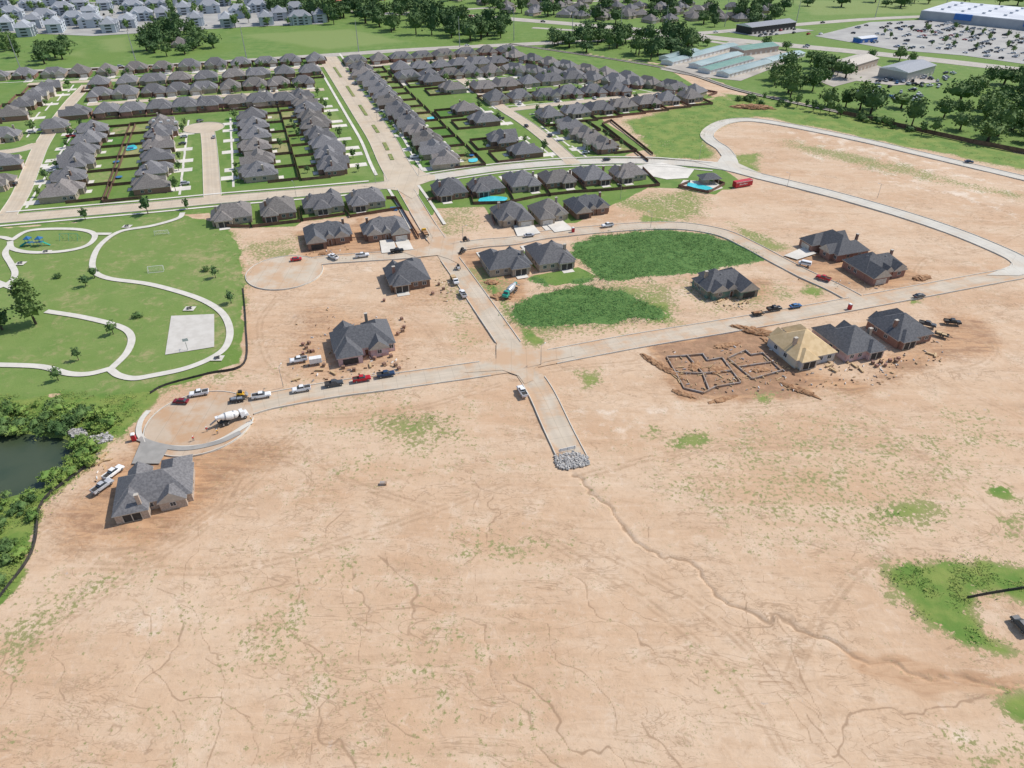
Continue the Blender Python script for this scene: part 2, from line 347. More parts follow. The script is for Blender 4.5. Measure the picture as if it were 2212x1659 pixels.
def line(px,w,depth=0,wk=1.0,pl=None,arr=None,ch=2):
    arr=mb if arr is None else arr
    pl=pl or wl(px,5); p=np.array([(q.x,q.y) for q in pl]); idx=bbidx(p,w*5+5)
    x=Xf[idx]+((vn(Xf[idx],Yf[idx],6,5)-.5)*4+(vn(Xf[idx],Yf[idx],1.8,7)-.5)*1.5)*wk;y=Yf[idx]+((vn(Xf[idx],Yf[idx],6,6)-.5)*4+(vn(Xf[idx],Yf[idx],1.8,8)-.5)*1.5)*wk; d=np.full(len(idx),1e9)
    for a,b in zip(p[:-1],p[1:]):
        e=b-a; tt=np.clip(((x-a[0])*e[0]+(y-a[1])*e[1])/(e@e+1e-9),0,1); d=np.minimum(d,np.hypot(x-a[0]-tt*e[0],y-a[1]-tt*e[1]))
    arr[idx,ch]=np.maximum(arr[idx,ch],np.clip(1-d/(w*5),0,1))
    if depth: gz[idx]=np.minimum(gz[idx],-depth*np.clip(1-d/(w*2.2),0,1))
FAR=[(-6000,200),(-900,185),(0,158),(700,118),(1100,92),(1430,138),(1600,192),(1800,238),(2300,345),(3600,600),(6000,700),(9000,-230),(-9000,-230)]
paint(ma,1,FAR,1,6)
paint(ma,1,[(-900,560),(0,492),(450,460),(465,492),(640,490),(655,478),(870,452),(895,460),(935,465),(940,450),(1045,445),(1075,487),(1245,482),(1400,405),(1580,410),(1600,390),(1560,365),(1400,352),(1350,335),(1395,322),(1300,258),(1540,210),(1430,140),(1100,92),(700,118),(-900,185)],1,3,.25)
paint(ma,1,[(-900,560),(0,492),(395,462),(470,480),(515,520),(525,600),(528,700),(520,785),(430,820),(300,845),(0,862),(-900,900)],1,4,.6)
paint(ma,1,[(1150,595),(1250,575),(1292,598),(1200,618),(1165,608)],1,1.5,.2)
paint(ma,1,[(1118,545),(1140,530),(1200,560),(1165,590)],.9,2,.3)
paint(ma,1,[(1370,360),(1520,362),(1590,392),(1545,420),(1440,400)],1,3,.3)
for px,v in [([(390,540),(470,530),(480,600),(420,620)],1.2),([(400,650),(490,660),(515,720),(500,770),(455,740)],1),([(120,620),(230,630),(220,690),(140,680)],.8),([(300,470),(420,465),(400,500),(320,500)],.8),([(180,720),(260,720),(240,780),(180,790)],.7),([(240,500),(320,560),(260,580)],.9),([(260,800),(420,810),(300,840),(200,830)],.9),([(30,570),(90,560),(80,600),(40,610)],.7),([(480,560),(530,560),(530,760),(500,760)],1.1),([(0,500),(480,480),(520,780),(0,840)],.35)]: paint(mc,1,px,v,22)
paint(mc,0,[(-900,560),(0,492),(395,462),(515,520),(528,700),(430,820),(0,862),(-900,900)],.72,4,.6,'set')
for px in [[(200,85),(290,75),(300,110),(220,118)],[(480,75),(760,60),(900,90),(700,110)],[(120,120),(190,100),(200,130)],[(1700,0),(2212,0),(2212,25),(1750,35)]]: paint(mc,0,px,.95,25)
for px,v,s in [
 ([(440,478),(515,500),(535,640),(530,700),(500,640),(480,540)],1,8),
 ([(-600,860),(120,845),(330,850),(300,900),(250,950),(205,1005),(90,1095),(72,1180),(25,1280),(-40,1330),(-600,1500)],1.35,4),
 ([(1350,262),(1560,205),(1670,240),(1590,262),(1530,285),(1535,320),(1550,345),(1420,345),(1395,320)],1.0,10),
 ([(1300,430),(1500,402),(1540,440),(1500,480),(1420,480),(1330,445)],.7,14),
 ([(1560,200),(1700,215),(2400,375),(2400,400),(1950,315),(1700,262),(1590,240)],1.1,8),
 ([(1590,225),(1900,300),(2212,370),(2212,350),(1900,275)],.75,14),
 ([(1700,300),(1960,355),(2212,420),(2212,435),(1900,370),(1690,315)],.62,14),
 ([(1560,335),(1640,330),(1640,370),(1580,362)],.8,8),
 ([(1920,1240),(2000,1212),(2110,1200),(2260,1235),(2260,1290),(2110,1290),(2085,1325),(2140,1385),(2260,1430),(2130,1405),(1990,1335),(1925,1290)],1.1,6),
 ([(790,905),(890,880),(1000,890),(1000,960),(850,975)],.72,18),
 ([(1830,1090),(1990,1060),(2070,1105),(2000,1140),(1880,1150)],.8,14),
 ([(2040,890),(2150,880),(2180,960),(2080,985)],.6,16),
 ([(2130,1500),(2260,1490),(2260,1570),(2180,1560)],.9,8),
 ([(2050,1600),(2260,1560),(2260,1700),(2100,1700)],.6,12),
 ([(500,1290),(700,1280),(760,1460),(560,1480)],.5,22),
 ([(1000,1150),(1250,1170),(1160,1220),(1020,1190)],.55,14),
 ([(860,1560),(960,1560),(980,1640),(840,1640)],.5,16),
 ([(1460,930),(1540,940),(1520,970),(1450,965)],.75,8),([(1390,915),(1440,905),(1430,935),(1395,938)],.8,6),
 ([(1250,805),(1290,800),(1300,830),(1260,840)],.75,6),([(1625,848),(1690,842),(1660,872),(1630,870)],.9,5),
 ([(1510,1000),(1760,990),(1900,1060),(1700,1110)],.5,24),([(1500,1420),(1620,1400),(1640,1500),(1500,1520)],.5,20),
 ([(0,1290),(300,1180),(260,1300),(30,1500),(-200,1500)],.42,20),([(660,1195),(760,1180),(790,1260),(700,1260)],.5,16),
 ([(2140,1110),(2212,1105),(2212,1180),(2160,1160)],.7,8),([(2145,1045),(2190,1040),(2195,1075),(2150,1070)],.95,5),
 ([(1090,560),(1100,690),(1060,640),(1000,580)],.6,6),([(1020,560),(1180,740),(1130,745),(1090,690)],.85,6),
 ([(1240,610),(1480,600),(1460,700),(1150,740),(1100,690)],.7,16),([(1380,640),(1480,640),(1470,700),(1380,710)],.8,10),([(1420,600),(1760,620),(1780,650),(1500,680)],.45,14),
 ([(940,440),(1040,440),(1060,500),(940,510)],.55,10),([(520,520),(660,510),(640,560),(530,575)],.6,10),
 ([(1740,615),(1790,620),(1770,650),(1730,630)],.85,6),([(1380,460),(1480,480),(1400,492)],.8,6),
 ([(1570,480),(1660,505),(1720,540),(1650,545),(1600,510)],.7,8),
 ([(940,560),(1010,590),(1050,740),(990,760),(950,650)],.45,14),([(1900,760),(1900,720),(2000,740),(1960,790)],.3,8),
 ([(0,1520),(40,1520),(60,1590),(0,1600)],.7,8),([(1960,645),(2030,640),(2010,655),(1960,658)],.85,3),([(330,830),(520,790),(540,810),(340,855)],.55,8),
 ([(600,800),(1000,860),(1050,1000),(700,1080)],.32,30),([(1250,1050),(1700,1200),(2200,1150),(2212,900),(1600,880)],.35,30),([(300,1150),(1100,1300),(1200,1660),(200,1660)],.3,40)]:
    paint(ma,0,px,v,s)
TW1=[(1222,552),(1240,532),(1290,508),(1420,496),(1530,506),(1615,532),(1650,556),(1585,574),(1400,600),(1290,608),(1275,580)]
TW2=[(1095,675),(1110,655),(1150,636),(1200,622),(1270,614),(1340,624),(1395,652),(1432,668),(1430,688),(1340,696),(1200,710),(1115,706)]
TW3=[(1150,600),(1180,620),(1300,602),(1290,596),(1200,618),(1165,600)]
TW4=[(1040,600),(1070,620),(1110,690),(1100,700),(1060,650)]
for q,v in((TW1,1),(TW2,.95),(TW3,1),(TW4,.5)): paint(ma,2,q,v,5,.8)
paint(ma,1,[(655,482),(870,462),(900,505),(880,540),(650,560),(640,500)],0,4,.3,'set')
for px,v,s in [([(80,1120),(230,1000),(310,975),(640,935),(640,975),(520,1040),(450,1110),(330,1180),(140,1200)],.8,14),
 ([(1395,745),(1650,700),(1760,830),(1740,850),(1600,870),(1470,855)],1.45,7),
 ([(1560,720),(1660,700),(1650,720),(1590,740)],1.3,3),
 ([(640,500),(870,462),(900,520),(870,540),(650,560)],.85,7),([(990,545),(1060,540),(1120,600),(1150,660),(1080,650),(1030,620)],1,6),
 ([(1690,560),(1760,530),(1990,590),(2010,610),(1900,625),(1750,615)],.95,8),([(2000,650),(2150,690),(2170,760),(2050,790),(1960,780),(1900,760),(2010,730)],.75,12),
 ([(620,650),(720,650),(900,700),(890,810),(700,840),(600,820)],.58,16),([(820,610),(960,600),(1000,660),(840,680)],.55,14),
 ([(1640,720),(1700,790),(1880,830),(1900,760),(2040,750),(2040,790),(1850,850),(1700,820)],.8,8),
 ([(1470,590),(1680,600),(1660,650),(1500,650)],.65,10),([(1560,210),(1600,220),(1670,225),(1670,250),(1600,250)],.8,5),([(330,860),(300,930),(330,975),(300,990),(280,940)],.7,5),
 ([(760,470),(790,465),(800,525),(780,530)],.9,3),([(870,470),(905,515),(880,525)],.9,3),([(1040,1000),(1230,1020),(1300,1090),(1150,1110)],.3,20),([(540,620),(700,600),(900,680),(980,760),(560,800)],.33,20)]: paint(mb,0,px,v,s)
paint(mc,1,[(1800,1395),(1880,1420),(2000,1440),(2260,1450),(2260,1550),(2150,1515),(2040,1490),(1960,1475),(1860,1440)],1,7)
for px in [[(620,1000),(720,990),(740,1010),(640,1020)],[(150,1240),(200,1230),(190,1260),(150,1265)],[(700,560),(830,570),(800,600),(640,630)],[(1960,1570),(2130,1560),(2100,1640),(1990,1650)],[(1420,610),(1480,600),(1540,660),(1480,690)],[(0,1420),(80,1400),(60,1470),(0,1480)],[(930,1060),(960,1060),(960,1085),(930,1085)],[(1180,870),(1400,840),(1500,900),(1300,960)],[(1700,250),(2212,400),(2212,480),(1700,330)],[(200,1300),(420,1270),(380,1420),(220,1440)]]:
    paint(mb,1,px,.65,16)
GUL=[(1237,1022),(1290,1078),(1380,1168),(1480,1222),(1560,1288),(1680,1335),(1790,1382),(1870,1420),(1960,1450),(2080,1465),(2260,1480)]
line(GUL,.42,.35)
for q,w in[([(810,1205),(850,1240),(900,1290),(905,1330)],.32),([(900,1290),(960,1310),(1050,1350),(1060,1400),(1090,1480),(1160,1580),(1220,1650)],.22),
 ([(1560,1035),(1640,1075),(1700,1145),(1790,1180)],.24),([(1130,1440),(1250,1600),(1400,1660)],.22),([(1790,1620),(1850,1560),(1960,1530),(2212,1480)],.3),
 ([(390,1330),(350,1420),(300,1500)],.22),([(720,1480),(700,1560),(760,1660)],.22),([(1010,1030),(1080,1110),(1060,1150)],.22),([(760,1230),(790,1300),(780,1380)],.22),
 ([(1480,1220),(1470,1210),(1400,1150),(1380,1100)],.2),([(1680,1335),(1600,1350),(1560,1330)],.24),([(1230,1240),(1300,1330),(1420,1400),(1500,1480)],.22)]: line(q,w,.05)
FT=[[(1440,770),(1478,838),(1520,848),(1545,835),(1600,826),(1560,772),(1528,778),(1518,764),(1478,768),(1440,770)],[(1572,773),(1625,818),(1688,800),(1648,762),(1622,766),(1610,756),(1572,773)],[(1485,768),(1518,806),(1582,800)],[(1596,792),(1665,782)],[(1458,804),(1518,806),(1532,842)]]
for q in FT: line(None,.45,.5,.1,[P(*p) for p in q])
def tracks(px,g=1.7,w=.3):
    pl=wl(px,6)
    for o in(g/2,-g/2): line(None,w,0,.12,offs(pl,o),mc,2)
for q in [[(1840,860),(1960,960),(2080,1050),(2212,1160)],[(1710,1480),(1760,1360),(1850,1240),(1930,1190)],[(630,700),(650,680),(720,670),(800,660),(900,690),(960,760)],[(2050,690),(2130,720),(2150,760),(2110,790),(2050,800)],[(300,1180),(440,1130),(560,1030),(640,950)],
 [(120,1180),(300,1210),(440,1140),(500,1060),(560,960)],[(90,1130),(200,1190),(350,1170),(470,1090)],[(1640,300),(1900,370),(2212,470)],[(1400,470),(1600,500),(1720,490),(1880,520)],[(1960,640),(2000,560),(2120,540),(2212,500)],[(1180,800),(1260,790),(1330,785),(1420,775)],[(700,900),(900,880),(1080,830)],[(1280,1180),(1500,1300),(1700,1480)],[(2000,760),(1900,830),(1700,870),(1500,880)],[(600,640),(560,700),(580,780),(640,830)],[(440,980),(520,1000),(600,960),(640,930)],[(430,1000),(500,1030),(580,1010)],
 [(1700,1478),(1740,1380),(1830,1260),(1920,1200)],[(1900,760),(2050,830),(2212,900)],[(200,1220),(500,1230),(800,1150),(1100,1040)],[(1250,1030),(1450,980),(1700,960),(2000,980)],[(1160,1150),(1400,1300),(1600,1480),(1700,1640)],[(60,1400),(200,1300),(350,1200)],[(640,960),(760,1040),(940,1100)],[(520,960),(560,1000),(640,1000)]]: tracks(q)
for k in range(62):
    p=P(random.uniform(-100,2200),random.uniform(1000,1560)); a=R(-58)+random.gauss(0,.35); pl=[p.copy()]
    for j in range(random.randint(4,14)):
        a+=random.gauss(0,.28); a=a*.92+R(-58)*.08; p=p+Vector((math.cos(a),math.sin(a),0))*2.6; pl.append(p.copy())
    line(None,random.uniform(.1,.19),0,.5,smooth(pl,2))
rel=(vn(Xf,Yf,14,11)*.5+vn(Xf,Yf,5,12)*.3+vn(Xf,Yf,2,13)*.2)
built=np.clip(ma[:,1],0,1)
Z=-(rel*.4*(1-built))-.01+gz
POND=[(-500,950),(0,942),(60,940),(130,945),(160,955),(140,1000),(95,1040),(20,1060),(-60,1085),(-500,1150)]
idx,d=sdpoly([P(*q) for q in POND],4,.3); Z[idx]-=np.clip(.5-d/6,0,1)*2.2
struct(sheet('pond_water',[P(x,y) for x,y in [(-600,930),(60,930),(150,935),(175,960),(150,1010),(95,1055),(20,1075),(-600,1180)]],'water',-.9))
# ---------------------------------------------------------------- roads
ROADS=[('cross_street',[(1237,990),(1205,925),(1170,850),(1138,800),(1095,735),(1050,670),(1005,605),(962,545),(925,490),(895,440),(868,395)],8.2,'road_c',1),
('lower_street',[(470,905),(560,872),(640,855),(740,838),(850,824),(1000,803),(1100,788),(1180,773),(1300,750),(1400,732),(1600,699),(1850,655),(2100,608),(2230,584),(2500,530)],8.6,'road_c',1),
('upper_street',[(640,575),(700,562),(780,556),(860,551),(920,545),(965,536)],8,'road_c',1),
('loop_street',[(960,538),(1040,526),(1110,520),(1180,507),(1300,495),(1400,488),(1480,489),(1560,503),(1620,530),(1680,562),(1740,593),(1800,620),(1860,652)],8,'road_c',1),
('outer_street',[(880,392),(1000,374),(1100,361),(1250,350),(1400,349),(1550,360),(1650,383),(1800,420),(1950,463),(2060,500),(2140,532),(2195,558),(2215,578),(2200,590)],9,'road_n',1),
('bend_street',[(1580,362),(1578,345),(1562,322),(1538,306),(1527,292),(1540,276),(1570,263),(1620,259),(1700,270),(1850,300),(2000,335),(2212,385),(2500,450)],8,'road_n',1),
('collector_street',[(885,393),(800,404),(640,418),(480,431),(300,448),(0,474),(-400,510)],11,'road_t',1),
('left_court',[(460,432),(458,400),(455,350),(452,310),(448,280)],8.5,'road_t',1),
('left_street',[(10,474),(45,420),(70,360),(95,305),(150,225),(190,183)],8.5,'road_t',1),
('left_lane',[(-300,350),(0,330),(90,310)],9,'road_t',1),
('boulevard',[(878,397),(850,350),(825,300),(792,250),(762,205),(732,160),(703,118)],17,'road_t',1),
('east_street',[(1240,354),(1180,300),(1130,262),(1095,240),(1060,215),(1010,180),(985,165)],8.5,'road_t',1),
('branch_street',[(1095,238),(1200,226),(1330,212),(1440,200),(1470,192)],8.5,'road_t',1),
('upper_row_street',[(60,182),(300,170),(500,157),(705,142)],8.5,'road_t',0),
('middle_row_street',[(190,226),(400,212),(560,203),(700,193)],8.5,'road_t',0),
('back_street',[(735,145),(850,137),(1000,126),(1090,125),(1200,140),(1300,155),(1400,180),(1440,198)],8.5,'road_t',0),
('arterial',[(-600,190),(0,158),(300,145),(700,120),(900,107),(1200,92),(1400,80),(1560,68),(1700,55),(1900,40),(2100,32)],16,'road_a',0),
('highway',[(800,28),(1000,34),(1150,45),(1400,66),(1600,88),(1900,117),(2212,152),(2600,200)],22,'road_a',0),
('frontage_road',[(1150,60),(1400,76),(1500,85),(1580,96)],9,'road_a',0),
('far_road',[(500,0),(700,18),(800,28),(900,26),(1250,5),(1500,-12)],10,'road_a',0)]
RL=[(n,wl(p),w,m,k) for n,p,w,m,k in ROADS]
for n,pl,w,m,k in RL: strip(n,pl,w,m,nz())
DISC=[(P(432,912),15.5),(P(615,588),15.5),(P(440,276),13),(P(1572,350),12),(P(1120,780),13),(P(955,535),12)]
def inroad(p,skip,extra=0):
    for n,pl,w,m,k in RL:
        if n==skip: continue
        for a,b in zip(pl[::2],pl[2::2]):
            e=b-a; L=e.length_squared
            if L<1e-6: continue
            t=max(0,min(1,(p-a).dot(e)/L))
            if (p-a-e*t).length<w/2+extra: return True
    return any((p-c).length<r for c,r in DISC)
def disc(name,c,r,m,z,n=40,asp=1.0):
    return struct(sheet(name,[c+Vector((math.cos(2*math.pi*i/n)*r,math.sin(2*math.pi*i/n)*r*asp,0)) for i in range(n)],m,z))
disc('lower_turning_circle',DISC[0][0],15.2,'road_d',nz()); disc('upper_turning_circle',DISC[1][0],15.2,'road_c',nz()); disc('court_turning_circle',DISC[2][0],12.5,'road_t',nz())
for n,px,m in [('main_junction',[(1000,806),(1045,797),(1072,775),(1072,745),(1085,732),(1105,738),(1128,754),(1160,757),(1240,752),(1240,770),(1175,783),(1153,797),(1152,822),(1133,830),(1120,812),(1085,800)],'road_c'),
  ('upper_junction',[(870,545),(925,532),(935,515),(922,490),(942,487),(968,512),(1000,523),(1050,520),(1045,530),(1005,536),(990,548),(990,570),(970,560),(945,552),(900,556)],'road_c'),
  ('collector_junction',[(780,402),(830,393),(828,370),(835,358),(893,356),(915,372),(940,380),(940,388),(905,400),(905,420),(890,430),(860,412)],'road_t'),
  ('bend_junction',[(1500,350),(1550,350),(1560,335),(1590,335),(1588,350),(1650,378),(1640,388),(1560,366)],'road_n'),
  ('right_junction',[(2130,595),(2180,575),(2195,552),(2240,560),(2260,580),(2200,596)],'road_n'),
  ('pool_parking_court',[(1378,357),(1430,352),(1500,366),(1486,385),(1440,388),(1378,375)],'drive'),
  ('basketball_court_slab',[(370,683),(463,679),(463,750),(357,767)],'court'),
  ('store_parking_lot',[(1760,78),(1880,48),(2030,42),(2400,85),(2400,165),(2080,120),(1930,108)],'asph'),
  ('storage_yard',[(1425,150),(1580,88),(1740,120),(1600,175),(1500,165)],'gravel'),
  ('salvage_lot',[(1750,170),(1860,130),(1920,150),(1990,158),(2030,178),(1930,185),(1850,175),(1800,188)],'gravel'),
  ('apartment_car_park',[(-400,85),(0,70),(200,78),(540,58),(700,52),(560,8),(-300,0)],'asph'),
  ('far_car_park',[(1560,68),(1700,60),(1760,66),(1640,80)],'asph')]:
    struct(sheet(n,[P(*q) for q in px],m,nz()))
KT=.30
kb=MB()
for n,pl,w,m,k in RL:
    if not k: continue
    for s in(1,-1):
        o=offs(pl,s*(w/2+.05))
        for a,b in zip(o,o[1:]):
            if not inroad((a+b)/2,n,.3): kb.bar(a,b,.22,-.5,KT)
for c,r in DISC[:3]:
    o=[c+Vector((math.cos(a)*(r-.1),math.sin(a)*(r-.1),0)) for a in [2*math.pi*i/48 for i in range(49)]]
    for a,b in zip(o,o[1:]):
        mpt=(a+b)/2
        if not any(nn in('lower_street','upper_street','left_court') and min((mpt-q).length for q in pl2)<w2/2+1 for nn,pl2,w2,_,_ in RL): kb.bar(a,b,.22,-.5,KT)
struct(kb.build('kerb','path'))
BP=wl([(878,397),(850,350),(825,300),(792,250),(762,205),(732,160),(703,118)],12)
M['med']=mat('median grass',(.10,.18,.03),(.27,.25,.1),.4,.95,world=True)
mbm=MB()
for a,b in[(13,16),(18,22),(27,31),(36,42),(47,53),(58,64)]:
    for i in range(a,b):
        if i+1<len(BP): mbm.bar(BP[i],BP[i+1],2.2,0,.33)
struct(mbm.build('median_grass','med'))
def path(name,px,w,sub=8): return strip(name,wl(px,sub),w,'path',nz())
for off in(13,-13): strip('sidewalk',offs(BP,off)[6:],1.8,'drive',nz())
CS=wl([(800,404),(640,418),(480,431),(300,448),(0,474)],8)
for off in(9,-9): strip('sidewalk',offs(CS,off),1.6,'drive',nz())
OS=wl([(930,385),(1000,374),(1100,361),(1250,350),(1400,349),(1540,360)],8)
for off in(7.5,-7.5): strip('sidewalk',offs(OS,off),1.5,'path',nz())
C1=wl([(925,490),(895,440),(872,405)],8)
for off in(8,-8): strip('sidewalk',offs(C1,off),1.5,'path',nz())
for px in [[(395,460),(385,472),(330,488),(262,500),(222,525),(203,555),(203,585),(235,602),(320,614),(400,635),(450,655),(483,680),(497,715),(488,750),(455,775),(400,797),(330,812),(290,818),(258,812),(240,800)],
  [(240,798),(275,762),(284,728),(258,706),(180,686),(100,673)],[(-80,788),(0,789),(90,793),(150,808),(195,808),(243,796)],
  [(25,520),(60,500),(115,495),(175,497),(205,508),(190,530),(140,543),(70,546),(28,538),(22,522)],
  [(-60,513),(0,513),(24,518)],[(22,530),(12,548),(25,572),(33,592),(20,612),(-40,635)],[(205,506),(222,506),(240,506)],[(-30,600),(20,620),(45,630)]]: path('park_path',px,2.5)
path('turning_circle_sidewalk',[(322,888),(305,910),(302,940),(330,960),(400,968),(470,955),(545,912)],1.6)
strip('fresh_concrete_sidewalk',wl([(300,948),(340,962),(400,970),(470,957),(520,935)]),1.8,'wet',nz())
# ---------------------------------------------------------------- houses
def win(parent,x,y,side,w=1.4,h=1.3,z=1.1):
    b=MB(); t=.06
    if side in'fb':
        s=-1 if side=='f' else 1
        b.box(x-w/2-.1,x+w/2+.1,*sorted((y,y+s*t)),z-.1,z+h+.1,0); b.box(x-w/2,x+w/2,*sorted((y+s*.02,y+s*.09)),z,z+h,1)
        b.box(x-.03,x+.03,*sorted((y+s*.03,y+s*.11)),z,z+h,0)
    else:
        s=-1 if side=='l' else 1
        b.box(*sorted((x,x+s*t)),y-w/2-.1,y+w/2+.1,z-.1,z+h+.1,0); b.box(*sorted((x+s*.02,x+s*.09)),y-w/2,y+w/2,z,z+h,1)
        b.box(*sorted((x+s*.03,x+s*.11)),y-.03,y+.03,z,z+h,0)
    return b.build('window',['white','glass'],parent)
VAR={
0:dict(b=[(0,1,17,11.5,.78,''),(-4.6,-3,7.2,12,.78,''),(4,-2.5,5,8,.8,'f'),(3.5,5,7,8,.74,'')],w=[(-5.5,6.75,'b'),(-2,6.75,'b'),(8.5,0,'r'),(8.5,4,'r'),(-8.5,2,'l'),(-8.5,5,'l'),(5,-6.5,'f'),(7.2,-4.75,'f')],g=(-4.6,-9),d=(.6,-4.75),p=(3.5,9),c=(6,3)),
2:dict(b=[(0,0,15,14.5,.72,''),(3.9,-5.5,7.1,10,.76,''),(-3.5,-5.2,5,6,.8,'f'),(-3.5,5.5,6,6.6,.74,'')],w=[(2,7.25,'b'),(5.3,7.25,'b'),(7.5,3,'r'),(7.5,-.5,'r'),(-7.5,2,'l'),(-7.5,-3,'l'),(-3.5,-8.2,'f')],g=(3.9,-10.5),d=(-.3,-7.25),p=(-3.5,8.8),c=(-5,2)),
3:dict(b=[(0,0,19,10.5,.78,''),(-5.6,-1.2,7.6,17,.76,'f'),(5.2,-2.6,6,9,.8,'f'),(1,4.5,8,8,.74,''),(0,-3.8,4,6,.9,'f')],w=[(-5.6,7.3,'b'),(7,5.25,'b'),(9.5,0,'r'),(9.5,3,'r'),(-9.5,0,'l'),(-9.5,3.3,'l'),(5.2,-7.1,'f')],g=(-5.6,-9.7),d=(0,-6.8),p=(1,8.5),c=(7,1)),
4:dict(b=[(0,0,20,13,.75,''),(-5.5,-4,8,13,.76,''),(5.6,3,8.6,13,.74,''),(4.5,-4.5,6,8,.85,'f'),(-5,4.6,7,7,.8,'b')],w=[(-5,8.1,'b'),(1,6.5,'b'),(10,-1,'r'),(10,5,'r'),(-10,0,'l'),(-10,3,'l'),(4.5,-8.5,'f'),(8.8,-6.5,'f')],g=(-5.5,-10.5),d=(.4,-6.5),p=(5.6,9.5),c=(3,8)),
}
def house_maker(var,wall,roof,gd='gdoor',lite=False):
    mir=var in(1,5,6); base={1:0,5:2,6:3}.get(var,var); V=VAR[base]; s=-1 if mir else 1
    def mk():
        r=empty('house'); wb=MB(); rb=MB()
        for i,(cx,cy,w,d,sl,g) in enumerate(V['b']):
            if mir: g=g.replace('l','q').replace('r','l').replace('q','r')
            wb.box(s*cx-w/2,s*cx+w/2,cy-d/2,cy+d/2,-.2-.01*i,2.95-.01*i); rb.hip(s*cx,cy,w,d,2.95-.012*i,sl,.45,g)
        wb.build('wall',[wall],r); ro=rb.build('roof',[roof,'trim'],r)
        gx,gy=s*V['g'][0],V['g'][1]
        g=MB(); g.box(gx-2.5,gx+2.5,gy-.07,gy,0.02,2.25,0)
        for k in(.58,1.14,1.7): g.box(gx-2.5,gx+2.5,gy-.09,gy-.07,k-.02,k+.02,1)
        g.build('garage_door',[gd,'dark'],r)
        ww=V['w'] if not lite else V['w'][:1]+V['w'][2:3]
        for x,y,sd in ww:
            if mir and sd in 'lr': sd='r' if sd=='l' else 'l'
            win(r,s*x,y,sd)
        if not lite:
            dx,dy=V['d']; dd=MB(); dd.box(s*dx-.55,s*dx+.55,dy-.08,dy,0,2.2,0); dd.box(s*dx-.65,s*dx+.65,dy-.05,dy+.01,0,2.3,1); dd.build('door',['door','white'],r)
            px,py=V['p']; pp=MB(); pp.box(s*px-2.3,s*px+2.3,py,py+.06,0,2.4,0)
            for q in(-2.4,0,2.4): pp.box(s*px+q-.12,s*px+q+.12,py,py+.16,-.1,2.9,1)
            pp.build('patio_shade_panel',['dark','trim'],r)  # flat dark panel with posts; shade of a recessed patio put into its colour
            cx,cy=V['c']; c=MB(); c.box(s*cx-.5,s*cx+.5,cy-.4,cy+.4,2.5,7.7,0); c.box(s*cx-.6,s*cx+.6,cy-.5,cy+.5,7.7,7.88,1); c.build('chimney',['tan' if wall!='brick' else 'brick','trim'],ro)
            for (vx,vy) in((s*-2,3),(s*2.2,-1.2),(s*-5,1)):
                v=MB(); zt=3.2+.75*max(0,5.5-abs(vy)); v.cyl((vx,vy,2.9),(vx,vy,zt+.7),.14,.14,6); v.build('vent',['metal'],ro)
        return r
    return mk
DRV=MB(); 
VGX={0:-4.6,1:4.6,2:3.9,5:-3.9,3:-5.6,6:5.6,4:-5.5}; VGY={0:-9,1:-9,2:-10.5,5:-10.5,3:-9.7,6:-9.7,4:-10.5}
def quad(p,m,x0,x1,y0,y1,z):
    DRV.add([(v.x,v.y,z) for v in [p+m@Vector(q) for q in((x0,y0,0),(x1,y0,0),(x1,y1,0),(x0,y1,0))]],[(0,1,2,3)])
def place(px,var,wall,roof,face,label,group=None,lite=False,gd='gdoor',drv=8,sc=1.0,world=None,dz=.028):
    rot={'S':TH,'N':TH+math.pi,'E':TH+math.pi/2,'W':TH-math.pi/2}.get(face,face if not isinstance(face,str) else 0)
    p=world if world else P(px[0],px[1],3.0); p=Vector((p.x,p.y,.03))
    o=inst(('h',var,wall,roof,gd,lite),house_maker(var,wall,roof,gd,lite),p,rot,label,'house',group,sc)
    o.name=('suburban_house')
    if drv:
        m=Matrix.Rotation(rot,3,'Z'); gx,gy=VGX[var]*sc,VGY[var]*sc
        quad(p,m,gx-3.1,gx+3.1,gy-drv,gy,dz+random.random()*.001)
        s=1 if gx<0 else -1; x0,x1=sorted((gx+s*3.1,gx+s*5.6)); quad(p,m,x0,x1,gy+1.2,gy+2.4,dz+.002)
        quad(p,m,*sorted((gx+s*4.5,gx+s*5.6)),gy+2.4,gy+5,dz+.0025)
        pw=VAR[{1:0,5:2,6:3}.get(var,var)]['p']; sx=-1 if var in(1,5,6) else 1
        quad(p,m,sx*pw[0]*sc-2.4,sx*pw[0]*sc+2.4,pw[1]*sc,pw[1]*sc+2.8,dz+.003)
    return p,rot
def fence_obj(segs,label,h=1.6,group=None):
    b=MB()
    for a,c in segs:
        L=(c-a).length; n=max(1,int(L/9)); 
        b.bar(a,c,.06,0,h); 
        for i in range(n+1):
            q=a.lerp(c,i/n); b.box(q.x-.07,q.x+.07,q.y-.07,q.y+.07,-.1,h+.06)
    return tag(b.build('wooden_fence','fence'),label,'fence',group)
YT=[]
